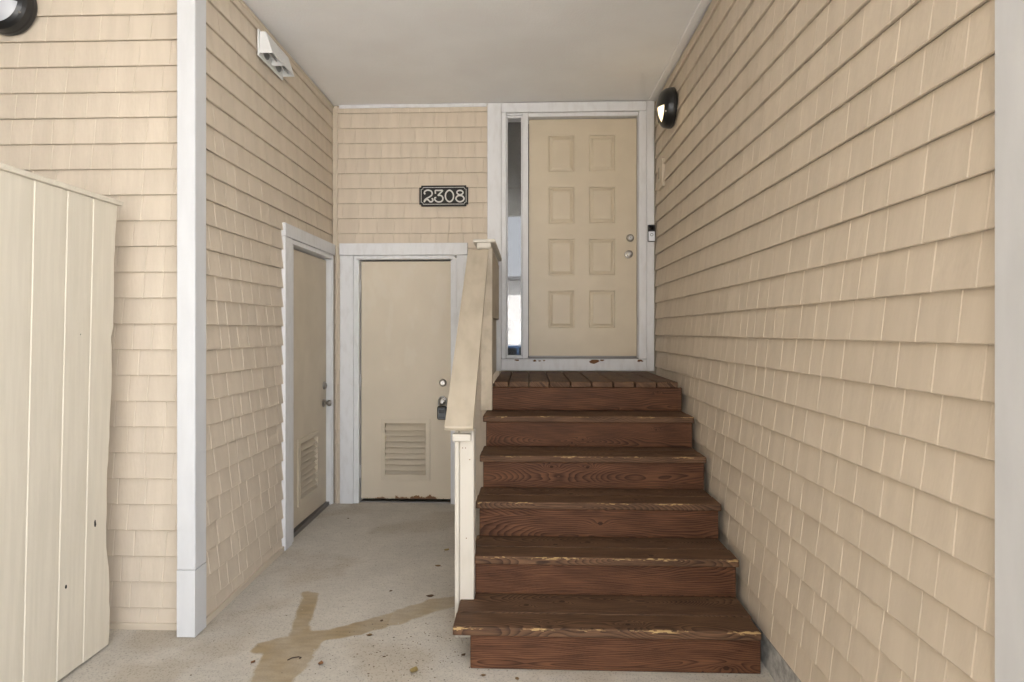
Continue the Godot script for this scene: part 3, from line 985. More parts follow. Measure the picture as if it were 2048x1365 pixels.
func board_uv(len0: float, len_m: float, tall_m: float, kind: String, zb: float, yt: float) -> Callable:
	# u along the board, v over its top and down its front
	if kind == "tread":
		return func(p: Vector3, n: Vector3) -> Vector2:
			var t := (p.z - zb) if n.y > 0.5 else (0.14 + yt - p.y)
			return Vector2((p.x - len0) / len_m, t / tall_m)
	if kind == "deck":
		return func(p: Vector3, n: Vector3) -> Vector2:
			var t := (p.x - zb) if n.y > 0.5 else (p.x - zb + p.y)
			return Vector2((p.z - len0) / len_m + yt, t / tall_m)
	return func(p: Vector3, n: Vector3) -> Vector2:
		return Vector2((p.x - len0) / len_m, (yt - p.y + p.z * 0.3) / tall_m)

func build_stairs() -> void:
	var t := thing("staircase", Vector3(0.35, -0.06, 1.2), "worn brown stained wooden stairs rising to the front door", "stairs")
	var top_dark := Color(0.048, 0.026, 0.016)
	var top_light := Color(0.190, 0.108, 0.062)
	var ris_dark := Color(0.042, 0.018, 0.010)
	var ris_light := Color(0.180, 0.080, 0.040)
	var fronts := [1.04, 1.29, 1.54, 1.80, 2.065, 2.375]
	var tops := [1.098, 0.903, 0.708, 0.513, 0.318, 0.122]
	var xr := 1.032
	var back_tex := wood_mat(wood_texture(301, 1.4, 0.2, top_dark, top_light, 0.006, 0, 0))
	for k in range(1, 6):
		var xl := -0.28 if k < 5 else -0.332
		var zf: float = fronts[k]
		var yt: float = tops[k]
		var wear: float = [0.0, 0.02, 0.08, 0.04, 0.18, 0.34][k]
		var m := wood_mat(wood_texture(310 + k, 1.4, 0.19, top_dark, top_light.lerp(Color(0.18, 0.095, 0.05), 0.4), 0.0065, 0.142, wear))
		var st := Node3D.new()
		st.name = "tread"
		t.add_child(st, true)
		var b := MB.new(board_uv(xl, 1.4, 0.19, "tread", zf - 0.14, yt))
		b.box(Vector3(xl, yt - 0.038, zf - 0.14), Vector3(xr if k < 5 else 1.019, yt, zf), 0.004)
		part(st, "front_board", b, m)
		var zb: float = fronts[k - 1] - 0.022
		var b2 := MB.new(board_uv(xl - 0.1 * k, 1.4, 0.2, "tread", zb - 0.05, yt))
		b2.box(Vector3(xl + 0.002, yt - 0.0385, zb - 0.03), Vector3(xr - rng.randf() * 0.004, yt - rng.randf_range(0.0005, 0.002), zf - 0.147), 0.005)
		part(st, "back_board", b2, back_tex)
	for k in 6:
		var zf2: float = fronts[k] - 0.026
		var yb: float = tops[k + 1] + 0.001 if k < 5 else floor_y(2.35) + 0.002
		var yt2: float = tops[k] - 0.040
		var xl2 := -0.262 if k < 5 else -0.256
		var m2 := wood_mat(wood_texture(330 + k, 1.4, 0.19, ris_dark, ris_light, [0.012, 0.007, 0.009, 0.011, 0.008, 0.009][k], 0.16 if k == 5 else 0.11, [0.0, -0.12, 0.0, -0.12, -0.16, -0.02][k]), 0.62)
		var b3 := MB.new(board_uv(xl2, 1.4, 0.19, "riser", 0, yt2))
		b3.box(Vector3(xl2, yb, zf2 - 0.022), Vector3(xr - 0.006, yt2, zf2), 0.003)
		part(t, "riser", b3, m2)
	var deck := [wood_mat(wood_texture(351, 1.3, 0.15, top_dark, top_light, 0.006, 0, 0)), wood_mat(wood_texture(352, 1.3, 0.15, top_dark * 1.1, top_light * 0.95, 0.007, 0, 0)), wood_mat(wood_texture(353, 1.3, 0.15, top_dark, top_light * 1.08, 0.005, 0, 0))]
	var seams := [-0.225, -0.127, 0.009, 0.147, 0.287, 0.427, 0.569, 0.713, 0.856, 0.998]
	for k in 9:
		var b4 := MB.new(board_uv(0, 1.3, 0.15, "deck", seams[k], 0.17 * k))
		var g := 0.0035
		b4.box(Vector3(seams[k] + g, 1.060, 0.046), Vector3(seams[k + 1] - g, 1.098 - rng.randf() * 0.002, 1.04 + rng.randf_range(-0.003, 0.003)), 0.004)
		part(t, "deck_board", b4, deck[k % 3])
	var str_m: Material = deck[1]
	for x in [-0.255, 0.36, 0.98]:
		var b5 := MB.new()
		b5.prism(PackedVector2Array([Vector2(-0.07, 2.31), Vector2(0.05, 2.31), Vector2(0.082, 2.05), Vector2(0.862, 1.015), Vector2(0.66, 0.98), Vector2(-0.068, 1.95)]), 0, x, x + 0.036)
		part(t, "stringer", b5, str_m)
	for x in [-0.25, 0.97]:
		bx(t, "joist", Vector3(x, 0.90, 0.02), Vector3(x + 0.036, 1.056, 0.985), str_m)
		for z in [0.06, 0.86]:
			bx(t, "support_post", Vector3(x, floor_y(z) + 0.001, z), Vector3(x + 0.036, 0.898, z + 0.08), str_m)

func build_railing() -> void:
	var t := thing("stair_railing", Vector3(-0.31, -0.07, 2.05), "cream painted wooden stair railing with newel post and sloping cap", "railing")
	var p := bx(t, "newel_post", Vector3(-0.334, floor_y(2.06) + 0.001, 2.01), Vector3(-0.262, 0.945, 2.1), M.cream, 0.004)
	for q in [[-0.318, 0.862], [-0.304, 0.862], [-0.283, 0.805], [-0.300, 0.42]]:
		var nb := MB.new()
		nb.lathe(PackedVector2Array([Vector2(0, 0.0006), Vector2(0.0028, 0.0004), Vector2(0.003, 0)]), 8, Transform3D(wall_basis(Vector3.BACK), Vector3(q[0], q[1], 2.1001)))
		part(t, "nail_head", nb, M.rust)
	bx(t, "post_side_board", Vector3(-0.357, floor_y(2.06) + 0.001, 2.008), Vector3(-0.3355, 0.945, 2.102), M.cream, 0.003)
	# sloping cap and the rail below it
	var lo := Vector2(0.962, 2.16)      # (y, z) of the lower end, middle of the cap
	var hi := Vector2(1.968, 1.035)
	var d := (hi - lo).normalized()
	var n := Vector2(d.y, -d.x)
	if n.x < 0:
		n = -n
	var cap := MB.new()
	var h := 0.016
	cap.prism(PackedVector2Array([lo + n * (h - 0.006), lo + d * 0.006 + n * h, hi + n * h, hi - n * h, lo + d * 0.008 - n * h, lo - n * (h - 0.008)]), 0, -0.398, -0.262)
	part(t, "sloping_cap", cap, M.rail)
	var sub := MB.new()
	sub.prism(PackedVector2Array([lo + d * 0.05 - n * (h + 0.001), hi - n * (h + 0.001), hi - n * (h + 0.075), lo + d * 0.05 - n * (h + 0.075)]), 0, -0.352, -0.275)
	part(t, "rail", sub, M.rail)
	bx(t, "rail_block", Vector3(-0.365, 0.900, 2.1035), Vector3(-0.275, 0.936, 2.135), M.cream, 0.003)
	# landing guard
	bx(t, "landing_post", Vector3(-0.315, 0.904, 0.95), Vector3(-0.236, 2.0, 1.035), M.rail, 0.004)
	var lc := MB.new()
	lc.prism(PackedVector2Array([Vector2(2.022, 0.034), Vector2(2.022, 1.075), Vector2(2.028, 1.083), Vector2(2.040, 1.083), Vector2(2.046, 1.077), Vector2(2.046, 0.034)]), 0, -0.360, -0.217)
	part(t, "landing_cap", lc, M.cream)
	bx(t, "landing_rail", Vector3(-0.338, 1.985, 0.034), Vector3(-0.245, 2.0205, 1.068), M.cream, 0.003)
	bx(t, "cap_block", Vector3(-0.325, 1.992, 1.0685), Vector3(-0.243, 2.0205, 1.078), M.cream, 0.002)
	bx(t, "guard_panel", Vector3(-0.310, 1.53, 0.034), Vector3(-0.240, 1.983, 0.948), M.rail, 0.004)
	bx(t, "lower_guard_panel", Vector3(-0.305, 1.101, 0.034), Vector3(-0.262, 1.528, 0.948), M.rail, 0.003)

func build_screen() -> void:
	var t := thing("board_screen", Vector3(-2.03, -0.08, 3.0), "cream grooved board screen with rough cut edge standing before the pale wall", "screen")
	# leans a little: the foot stands farther out than the top
	var edges := [2.232, 2.395, 2.545, 2.715, 2.885, 3.055, 3.225, 3.395, 3.565, 3.735, 3.905, 4.075, 4.245, 4.415]
	var X := func(y: float) -> float: return lerpf(-2.012, -1.962, clampf((y + 0.08) / 2.12, 0.0, 1.0))
	var r := RandomNumberGenerator.new()
	r.seed = 77
	for k in edges.size() - 1:
		var b := MB.new()
		var rows := 40 if k == 0 else 2
		var g := 0.020
		var z1: float = edges[k + 1] - g
		var ys: Array = []
		var zs: Array = []
		var off := 0.0
		for i in rows + 1:
			var f := float(i) / rows
			ys.append(lerpf(floor_y(edges[k]) + 0.004 + r.randf_range(0.0, 0.008), 2.035, f))
			if k == 0:
				off = clampf(off + r.randf_range(-0.006, 0.006), -0.008, 0.008)
				zs.append(edges[0] + off + (0.012 if f < 0.72 and f > 0.2 else 0.0) - (0.012 if f < 0.2 else 0.0))
			else:
				zs.append(edges[k])
		for i in rows:
			var ya: float = ys[i]
			var yb: float = ys[i + 1]
			var xa: float = X.call(ya)
			var xb: float = X.call(yb)
			b.quad(Vector3(xa, ya, zs[i] + 0.001), Vector3(xb, yb, zs[i + 1] + 0.001), Vector3(xb, yb, z1), Vector3(xa, ya, z1), Vector3.RIGHT)
			b.quad(Vector3(xa, ya, z1), Vector3(xb, yb, z1), Vector3(xb - 0.0035, yb, z1 + 0.003), Vector3(xa - 0.0035, ya, z1 + 0.003), Vector3(1, 0, 1))
			b.quad(Vector3(xa - 0.0035, ya, z1 + 0.003), Vector3(xb - 0.0035, yb, z1 + 0.003), Vector3(xb - 0.0035, yb, edges[k + 1]), Vector3(xa - 0.0035, ya, edges[k + 1]), Vector3.RIGHT)
			b.quad(Vector3(xa, ya, zs[i] + 0.001), Vector3(xb, yb, zs[i + 1] + 0.001), Vector3(xb - 0.016, yb, zs[i + 1]), Vector3(xa - 0.016, ya, zs[i]), Vector3.FORWARD)
			b.quad(Vector3(xa - 0.016, ya, zs[i]), Vector3(xb - 0.016, yb, zs[i + 1]), Vector3(xb - 0.016, yb, edges[k + 1]), Vector3(xa - 0.016, ya, edges[k + 1]), Vector3.LEFT)
		var yt: float = ys[rows]
		var xt: float = X.call(yt)
		b.quad(Vector3(xt, yt, zs[rows]), Vector3(xt, yt, z1), Vector3(xt - 0.016, yt, z1), Vector3(xt - 0.016, yt, zs[rows]), Vector3.UP)
		part(t, "board", b, M.screen)
	bx(t, "top_cap", Vector3(-2.075, 2.037, 2.20), Vector3(-1.950, 2.060, 4.44), M.screen, 0.003)
	bx(t, "cap_batten", Vector3(-2.06, 2.0, 2.245), Vector3(-1.985, 2.036, 4.42), M.screen, 0.003)
	for y in [0.35, 1.6]:
		var x: float = X.call(y) - 0.0165
		bx(t, "back_rail", Vector3(x - 0.055, y - 0.045, 2.25), Vector3(x - 0.008, y + 0.045, 4.4), M.screen, 0.003)
	for z in [2.32, 4.3]:
		bx(t, "back_post", Vector3(-2.19, floor_y(z), z), Vector3(-2.10, 2.0, z + 0.09), M.screen, 0.003)
	for q in [[0.545, 2.325, 0.011, 0.020], [0.325, 2.490, 0.009, 0.010], [1.42, 2.44, 0.003, 0.004]]:
		var kb := MB.new()
		var poly := PackedVector2Array()
		for i in 9:
			var a := TAU * i / 9
			poly.append(Vector2(q[0] + q[3] * sin(a) * r.randf_range(0.7, 1.1), q[1] + q[2] * 0.6 * cos(a) * r.randf_range(0.7, 1.1)))
		var xx: float = X.call(q[0])
		kb.prism(poly, 0, xx - 0.008, xx + 0.0015)
		part(t, "knot_hole", kb, M.dark_hole)

# flat stroke of a numeral: a ribbon with thickness, on the plane z
func stroke(b: MB, pts: PackedVector2Array, w: float, z0: float, z1: float, closed: bool) -> void:
	var n := pts.size()
	var left: Array = []
	var right: Array = []
	for i in n:
		var a := pts[(i - 1 + n) % n] if closed or i > 0 else pts[0]
		var c := pts[(i + 1) % n] if closed or i < n - 1 else pts[n - 1]
		var d := (c - a).normalized()
		var q := Vector2(-d.y, d.x) * w * 0.5
		left.append(pts[i] + q)
		right.append(pts[i] - q)
	for i in (n if closed else n - 1):
		var k := (i + 1) % n
		var P := func(v: Vector2, z: float) -> Vector3: return Vector3(v.x, v.y, z)
		b.quad(P.call(left[i], z1), P.call(left[k], z1), P.call(right[k], z1), P.call(right[i], z1), Vector3.BACK)
		var o: Vector2 = left[i] - right[i]
		b.quad(P.call(left[i], z0), P.call(left[k], z0), P.call(left[k], z1), P.call(left[i], z1), Vector3(o.x, o.y, 0))
		b.quad(P.call(right[i], z0), P.call(right[k], z0), P.call(right[k], z1), P.call(right[i], z1), Vector3(-o.x, -o.y, 0))

func smooth_path(pts: Array, closed := false) -> PackedVector2Array:
	var c := Curve2D.new()
	var out := PackedVector2Array()
	var n := pts.size()
	for i in (n if closed else n - 1):
		var p0: Vector2 = pts[(i - 1 + n) % n] if closed or i > 0 else pts[0]
		var p1: Vector2 = pts[i]
		var p2: Vector2 = pts[(i + 1) % n]
		var p3: Vector2 = pts[(i + 2) % n] if closed or i < n - 2 else p2
		for k in 5:
			out.append(p1.cubic_interpolate(p2, p0, p3, k / 5.0))
	if not closed:
		out.append(pts[n - 1])
	return out

func build_fittings() -> void:
	# lamps
	var l := bulkhead(Vector3(1.062, 3.065, 0.63), Vector3.LEFT, "round black bulkhead lamp, lit, on the wall beside the front door", true)
	var bulb := OmniLight3D.new()
	bulb.name = "lamp_light"
	bulb.position = Vector3(-0.145, -0.03, 0.03)
	bulb.light_color = Color(1.0, 0.88, 0.68)
	bulb.light_energy = 0.002
	bulb.light_size = 0.05
	bulb.omni_range = 8.0
	bulb.omni_attenuation = 2.0
	bulb.shadow_enabled = true
	l.add_child(bulb)
	bulkhead(Vector3(-2.625, 3.075, 2.071), Vector3.BACK, "round black bulkhead lamp, unlit, on the pale outer wall", false)

	# house number
	var s := thing("house_number_plate", Vector3(-0.706, 2.57, 0.022), "black plate with white number 2308 on the tan shingles", "sign")
	var x0 := -0.913
	var x1 := -0.500
	var y0 := 2.488
	var y1 := 2.662
	var notch := func(i: float, n: float) -> PackedVector2Array:
		var a := Vector2(x0 + i, y0 + i)
		var c := Vector2(x1 - i, y1 - i)
		return PackedVector2Array([Vector2(a.x + n, a.y), Vector2(c.x - n, a.y), Vector2(c.x - n * 0.9, a.y + n * 0.75), Vector2(c.x - n * 0.75, a.y + n * 0.9), Vector2(c.x, a.y + n), Vector2(c.x, c.y - n), Vector2(c.x - n * 0.75, c.y - n * 0.9), Vector2(c.x - n * 0.9, c.y - n * 0.75), Vector2(c.x - n, c.y), Vector2(a.x + n, c.y), Vector2(a.x + n * 0.9, c.y - n * 0.75), Vector2(a.x + n * 0.75, c.y - n * 0.9), Vector2(a.x, c.y - n), Vector2(a.x, a.y + n), Vector2(a.x + n * 0.75, a.y + n * 0.9), Vector2(a.x + n * 0.9, a.y + n * 0.75)])
	var b := MB.new()
	b.prism(notch.call(0.0, 0.017), 2, 0.0225, 0.036)
	part(s, "plate", b, mat(srgb(0.010, 0.0095, 0.008), 0.7))
	var paint := mat(srgb(0.80, 0.79, 0.76), 0.55, noise_tex(51, 0.05, Color(0.75, 0.74, 0.72), Color.WHITE), null, Vector3(6, 6, 6))
	b = MB.new()
	stroke(b, notch.call(0.0165, 0.016), 0.0042, 0.0355, 0.0375, true)
	part(s, "border_line", b, paint)
	var Z := func(px: float, py: float) -> Vector2: return Vector2(x0 + (px - 300.0) / 1415.0 * (x1 - x0), y1 - (py - 200.0 + (px - 1000.0) * 0.021) / 608.0 * (y1 - y0))
	var digits := [
		[[[[478, 462], [448, 440], [462, 385], [510, 352], [570, 345], [640, 368], [675, 430], [655, 495], [590, 548], [505, 595], [455, 645], [448, 705]], false], [[[462, 668], [495, 628], [530, 618], [570, 642], [610, 682], [655, 685], [690, 655], [690, 605], [655, 590]], false]],
		[[[[770, 452], [768, 400], [770, 352], [870, 350], [975, 350], [910, 425], [845, 495], [900, 490], [955, 515], [985, 570], [975, 635], [920, 678], [850, 685], [785, 660], [748, 610], [760, 565], [795, 560]], false]],
		[[[[1175, 340], [1240, 372], [1283, 440], [1293, 512], [1280, 585], [1240, 648], [1180, 675], [1115, 648], [1072, 585], [1058, 508], [1070, 435], [1112, 370]], true]],
		[[[[1480, 340], [1540, 355], [1570, 400], [1540, 448], [1480, 468], [1420, 448], [1390, 400], [1420, 355]], true], [[[1480, 488], [1555, 510], [1598, 578], [1560, 645], [1480, 675], [1400, 645], [1362, 578], [1405, 510]], true]]]
	for d in digits:
		b = MB.new()
		var lift := 0.0
		for q in d:
			var pts: Array = []
			for p in q[0]:
				pts.append(Z.call(p[0], p[1]))
			stroke(b, smooth_path(pts, q[1]), 0.0118, 0.0355, 0.0378 + lift, q[1])
			lift += 0.0006
		part(s, "numeral", b, paint)

	# video doorbell on the door frame
	s = thing("doorbell", Vector3(1.026, 2.245, 0.03), "slim black and silver doorbell with round button on the door frame", "doorbell")
	bx(s, "case", Vector3(0.998, 2.178, 0.0305), Vector3(1.058, 2.318, 0.055), M.black, 0.006)
	var silver := metal(srgb(0.72, 0.73, 0.76), 0.45)
	bx(s, "silver_face", Vector3(1.001, 2.182, 0.050), Vector3(1.055, 2.262, 0.0575), silver, 0.003)
	bx(s, "camera_window", Vector3(1.010, 2.276, 0.052), Vector3(1.046, 2.310, 0.0565), mat(srgb(0.005, 0.005, 0.006), 0.1), 0.002)
	var o := knob_shapes(s, "button_ring", Vector3(1.028, 2.234, 0.0573), Vector3.BACK, [[0.0095, 0.0], [0.0095, 0.002], [0.0125, 0.002], [0.0125, 0.0]], M.black)
	knob_shapes(s, "button", Vector3(1.028, 2.234, 0.0573), Vector3.BACK, [[0.0, 0.0012], [0.009, 0.001], [0.0092, 0.0]], silver)

	# painted-over intercom plate
	s = thing("intercom_plate", Vector3(1.058, 2.68, 0.27), "small tan painted intercom plate on the long shingle wall", "plate")
	bx(s, "frame", Vector3(1.049, 2.57, 0.165), Vector3(1.079, 2.79, 0.335), M.beige_trim, 0.004)
	bx(s, "face", Vector3(1.044, 2.62, 0.205), Vector3(1.0485, 2.755, 0.295), M.door, 0.002)
	bx(s, "speaker_slot", Vector3(1.0425, 2.645, 0.232), Vector3(1.0438, 2.735, 0.268), mat(srgb(0.28, 0.24, 0.18), 0.6), 0.0005)

	# twin vent hood
	s = thing("vent_hood", Vector3(-1.64, 3.18, 1.25), "white twin exhaust vent hood high on the side shingles", "vent")
	bx(s, "base_plate", Vector3(-1.644, 3.112, 1.09), Vector3(-1.632, 3.275, 1.45), M.plastic_white, 0.003)
	for q in [[1.104, 1.258], [1.278, 1.436]]:
		b = MB.new()
		var pr := [Vector2(-1.631, 3.262), Vector2(-1.596, 3.262), Vector2(-1.552, 3.132)]
		var th := 0.004
		# top and sloping front
		for sd in [[pr[0], pr[1]], [pr[1], pr[2]]]:
			var dd: Vector2 = (sd[1] - sd[0]).normalized()
			var nn := Vector2(-dd.y, dd.x) * th
			b.prism(PackedVector2Array([Vector2(sd[0].x, sd[0].y), Vector2(sd[1].x, sd[1].y), Vector2(sd[1].x, sd[1].y) - nn, Vector2(sd[0].x, sd[0].y) - nn]), 2, q[0], q[1])
		for z in [q[0] - 0.004, q[1]]:
			b.prism(PackedVector2Array([pr[0], pr[1], pr[2], Vector2(-1.631, 3.132)]), 2, z, z + 0.004)
		var hood := part(s, "hood", b, M.plastic_white)
		b = MB.new()
		b.prism(PackedVector2Array([Vector2(-1.625, 3.222), Vector2(-1.588, 3.142), Vector2(-1.591, 3.140), Vector2(-1.628, 3.220)]), 2, q[0] + 0.012, q[1] - 0.012)
		part(hood, "flap", b, M.plastic_white)
		b = MB.new()
		b.lathe(PackedVector2Array([Vector2(0, 0), Vector2(0.05, 0), Vector2(0.05, 0.002), Vector2(0, 0.002)]), 20, Transform3D(wall_basis(Vector3.RIGHT), Vector3(-1.6315, 3.18, (q[0] + q[1]) * 0.5)))
		part(hood, "duct_opening", b, M.grey_duct)

	# key lock box hanging from the knob
	s = thing("key_lock_box", Vector3(-0.722, 0.75, 0.03), "small grey and black key lock box hanging from the storage door knob", "lock box")
	bx(s, "case", Vector3(-0.765, 0.685, -0.022), Vector3(-0.683, 0.800, 0.022), M.black, 0.010)
	bx(s, "face", Vector3(-0.757, 0.692, 0.0175), Vector3(-0.691, 0.782, 0.0255), M.grey_box, 0.004)
	bx(s, "shutter", Vector3(-0.748, 0.742, 0.024), Vector3(-0.700, 0.772, 0.0275), M.black, 0.002)
	bx(s, "release_bar", Vector3(-0.748, 0.706, 0.024), Vector3(-0.700, 0.711, 0.027), M.black, 0.001)
	b = MB.new()
	var path := PackedVector3Array()
	path.append(Vector3(-0.754, 0.79, 0.0))
	for k in 13:
		var a := PI - PI * k / 12.0
		path.append(Vector3(-0.722 + 0.032 * cos(a), 0.846 + 0.032 * sin(a), 0.0))
	path.append(Vector3(-0.690, 0.79, 0.0))
	b.rod(path, 0.006, 10)
	part(s, "shackle", b, M.steel)

func build_litter() -> void:
	var r := RandomNumberGenerator.new()
	r.seed = 91
	var cols := [Color(0.10, 0.055, 0.025), Color(0.20, 0.12, 0.05), Color(0.30, 0.22, 0.08), Color(0.22, 0.10, 0.04)]
	var spots := [[-0.55, 1.671, 0.040, 0, "dark brown curled leaf on the stained concrete near the railing post"], [-0.568, 1.266, 0.036, 1, ""], [-0.546, 1.008, 0.040, 2, "yellowed flat leaf on the concrete before the rusted door"], [-0.939, 2.333, 0.028, 3, "reddish brown leaf scrap beside the wide end of the stain"], [-0.504, 2.374, 0.044, 2, "largest tan leaf on the concrete before the stairs"], [-1.25, 2.335, 0.022, 3, ""], [-0.782, 2.09, 0.026, 1, ""], [-0.787, 1.617, 0.018, 0, ""], [-0.193, 2.40, 0.020, 1, ""], [-0.045, 2.42, 0.020, 1, ""], [-0.298, 2.245, 0.022, 0, ""], [-1.405, 0.40, 0.018, 0, ""], [-0.756, 1.95, 0.018, 0, ""]]
	for q in spots:
		var label: String = q[4] if q[4] != "" else "small dry brown leaf scrap on the concrete floor"
		var y := floor_y(q[1])
		var t := thing("dry_leaf", Vector3(q[0], y, q[1]), label, "leaf", "dry leaves on the concrete")
		var L: float = q[2] * 1.15
		var a := r.randf() * TAU
		var bas := Basis(Vector3.UP, a)
		var b := MB.new()
		var n := 7
		var curl := r.randf_range(0.15, 0.4)
		var at := func(i: int, s: int) -> Vector3:
			var f := float(i) / n
			var w := 0.34 * L * sin(PI * pow(f, 0.8)) + 0.0008
			var up := 0.003 + curl * L * 0.5 * absf(s) * (w / L) * 1.6 + 0.10 * L * (f - 0.5) * (f - 0.5) * 4.0
			return Vector3(q[0], y, q[1]) + bas * Vector3((f - 0.5) * L, up, s * w)
		for i in n:
			for s in [-1, 0]:
				b.quad(at.call(i, s), at.call(i + 1, s), at.call(i + 1, s + 1), at.call(i, s + 1), Vector3.UP)
				b.quad(at.call(i, s) - Vector3.UP * 0.0008, at.call(i + 1, s) - Vector3.UP * 0.0008, at.call(i + 1, s + 1) - Vector3.UP * 0.0008, at.call(i, s + 1) - Vector3.UP * 0.0008, Vector3.DOWN)
		part(t, "blade", b, mat(srgb(cols[q[3]].r, cols[q[3]].g, cols[q[3]].b), 0.8))
		b = MB.new()
		b.rod(PackedVector3Array([Vector3(q[0], y + 0.002, q[1]) + bas * Vector3(-0.5 * L, 0.002, 0), Vector3(q[0], y + 0.0015, q[1]) + bas * Vector3(-0.75 * L, 0, 0.05 * L)]), 0.0007, 5)
		part(t, "stalk", b, mat(srgb(0.09, 0.05, 0.025), 0.8))
	# twig on the stain
	var tw := thing("twig", Vector3(-1.08, floor_y(2.296), 2.296), "thin dark bent twig lying on the brown stain", "twig")
	var yb := floor_y(2.296) + 0.003
	var tb := MB.new()
	tb.rod(PackedVector3Array([Vector3(-1.10, yb, 2.315), Vector3(-1.085, yb + 0.002, 2.300), Vector3(-1.06, yb, 2.286), Vector3(-1.045, yb, 2.292), Vector3(-1.05, yb, 2.302)]), 0.0022, 6)
	part(tw, "stem", tb, mat(srgb(0.05, 0.03, 0.02), 0.9))
	# grit
	var mm := MultiMesh.new()
	mm.transform_format = MultiMesh.TRANSFORM_3D
	mm.use_colors = true
	var gb := MB.new()
	gb.cbox(Vector3(-0.5, 0, -0.5), Vector3(0.5, 0.6, 0.5), 0.2, Transform3D.IDENTITY)
	mm.mesh = gb.mesh()
	mm.instance_count = 420
	for i in 420:
		var x := r.randf_range(-1.9, 0.9)
		var z := r.randf_range(0.3, 2.75)
		if i > 160:
			x = clampf(r.randfn(-0.55, 0.22), -1.5, -0.05)
			z = clampf(r.randfn(2.25, 0.2), 1.6, 2.7)
		if x < -1.58 and z < 2.2:
			x += 0.5
		var sz: float = r.randf_range(0.0015, 0.0048)
		if r.randf() < 0.05:
			sz *= 1.6
		mm.set_instance_transform(i, Transform3D(Basis(Vector3.UP, r.randf() * TAU).scaled(Vector3(sz * r.randf_range(0.7, 2.0), sz * 0.7, sz)), Vector3(x, floor_y(z) + 0.0003, z)))
		var d := r.randf()
		mm.set_instance_color(i, Color(0.04, 0.03, 0.022).lerp(Color(0.16, 0.10, 0.06), d) if r.randf() < 0.85 else Color(0.5, 0.48, 0.45))
	var mi := MultiMeshInstance3D.new()
	mi.name = "grit"
	mi.multimesh = mm
	var gm := mat(Color.WHITE, 0.9)
	gm.vertex_color_use_as_albedo = true
	mi.material_override = gm
	mi.set_meta("kind", "stuff")
	mi.set_meta("label", "dark grit and crumbs scattered over the concrete floor")
	mi.set_meta("category", "grit")
	add_child(mi)

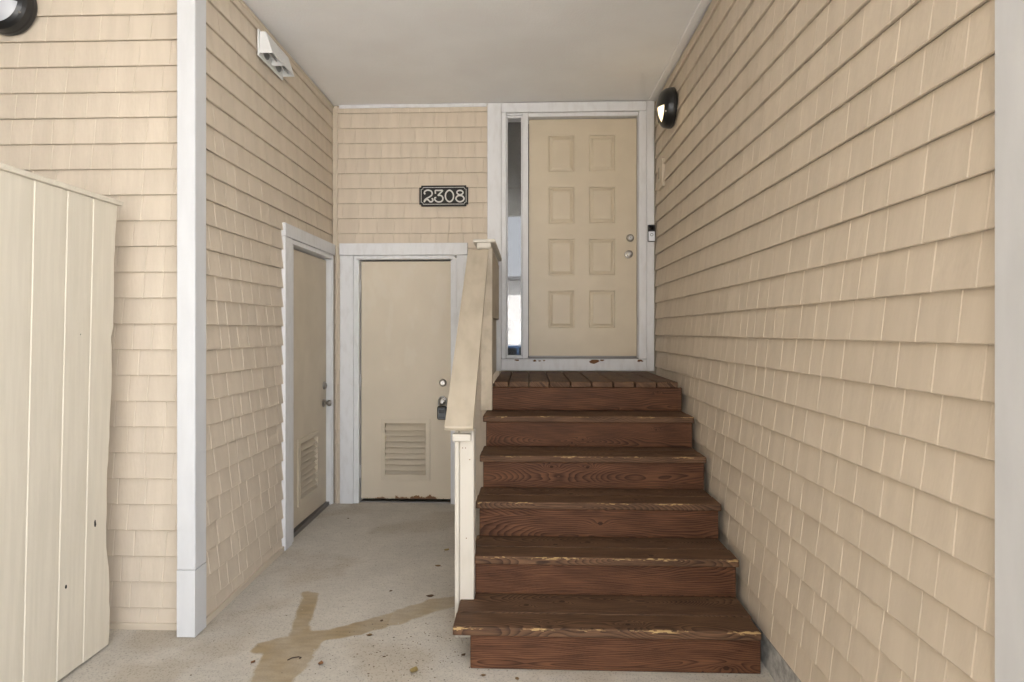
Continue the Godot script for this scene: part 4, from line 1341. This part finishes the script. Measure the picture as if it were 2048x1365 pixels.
# what the narrow window mirrors: the yard, a pale building and a parked car
func build_outside() -> void:
	var g := -0.45
	var t := thing("garage_building", Vector3(0, g, 20), "long pale garage building across the yard mirrored in the narrow window", "building")
	var wm := mat(srgb(0.78, 0.78, 0.79), 0.7)
	bx(t, "wall", Vector3(-22, g, 20), Vector3(22, 3.6, 28), wm, 0.02)
	var rf := MB.new()
	rf.prism(PackedVector2Array([Vector2(3.602, 19.7), Vector2(3.74, 19.7), Vector2(3.80, 24), Vector2(3.74, 28.5), Vector2(3.602, 28.5)]), 0, -22.5, 22.5)
	part(t, "roof", rf, mat(srgb(0.16, 0.16, 0.17), 0.9))
	for k in 8:
		var x := -19.0 + 5.2 * k
		var d := bx(t, "garage_door", Vector3(x, g + 0.02, 19.9), Vector3(x + 2.7, 2.1, 19.995), wm, 0.01)
		for j in 3:
			bx(d, "door_groove", Vector3(x + 0.02, g + 0.65 * (j + 1), 19.885), Vector3(x + 2.68, g + 0.65 * (j + 1) + 0.03, 19.899), M.grey_box, 0.0)
	var ww := thing("neighbour_wing", Vector3(-6, g, 8), "tall tan wing of the house standing along the drive", "building")
	bx(ww, "wall", Vector3(-9, g, 4.9), Vector3(-2.8, 5.6, 16), M.beige_trim, 0.02)
	bx(ww, "roof", Vector3(-9.2, 5.62, 4.9), Vector3(-2.6, 5.8, 16.2), mat(srgb(0.16, 0.16, 0.17), 0.9), 0.02)
	bx(ww, "side_wall", Vector3(-4.7, g, 2.08), Vector3(-4.52, 3.358, 4.898), M.beige_trim, 0.0)
	bx(ww, "upper_storey", Vector3(-9, 3.67, -3.0), Vector3(6, 5.6, 4.86), M.beige_trim, 0.02)
	var c := thing("parked_car", Vector3(-0.4, g, 13), "blue car parked in the yard, mirrored in the narrow window", "car")
	var blue := mat(srgb(0.03, 0.07, 0.16), 0.25)
	blue.clearcoat_enabled = true
	var b := MB.new()
	var z := 12.0
	# side outline in (y, x), extruded along z
	b.prism(PackedVector2Array([Vector2(g + 0.28, -2.5), Vector2(g + 0.72, -2.55), Vector2(g + 0.92, -2.3), Vector2(g + 0.98, -1.2), Vector2(g + 0.98, 1.2), Vector2(g + 0.95, 1.75), Vector2(g + 0.7, 1.85), Vector2(g + 0.28, 1.8)].map(func(v): return Vector2(v.y, v.x))), 2, z, z + 1.75)
	part(c, "body", b, blue)
	b = MB.new()
	b.prism(PackedVector2Array([Vector2(-1.45, g + 0.98), Vector2(-0.75, g + 1.46), Vector2(0.6, g + 1.46), Vector2(1.3, g + 0.98)]), 2, z + 0.1, z + 1.65)
	var cab := part(c, "cabin", b, blue)
	for q in [[-1.15, -0.72, -0.32, -0.32], [-0.25, -0.25, 0.5, 1.0]]:
		for zz in [z + 0.09, z + 1.655]:
			b = MB.new()
			b.prism(PackedVector2Array([Vector2(q[0], g + 1.02), Vector2(q[1], g + 1.40), Vector2(q[2], g + 1.40), Vector2(q[3], g + 1.02)]), 2, zz, zz + 0.008)
			part(cab, "window", b, M.black)
	for x in [-1.7, 1.05]:
		for zz in [z - 0.02, z + 1.55]:
			b = MB.new()
			b.lathe(PackedVector2Array([Vector2(0.2, 0), Vector2(0.3, 0), Vector2(0.33, 0.03), Vector2(0.33, 0.19), Vector2(0.3, 0.22), Vector2(0, 0.22)]), 24, Transform3D(Basis(Vector3.RIGHT, Vector3.BACK, Vector3.DOWN), Vector3(x, g + 0.33, zz)))
			var wh := part(c, "wheel", b, M.dark_hole)
			b = MB.new()
			b.lathe(PackedVector2Array([Vector2(0, 0.01), Vector2(0.06, 0.0), Vector2(0.2, 0.02)]), 20, Transform3D(Basis(Vector3.RIGHT, Vector3.BACK, Vector3.DOWN), Vector3(x, g + 0.33, zz)))
			part(wh, "rim", b, M.steel)
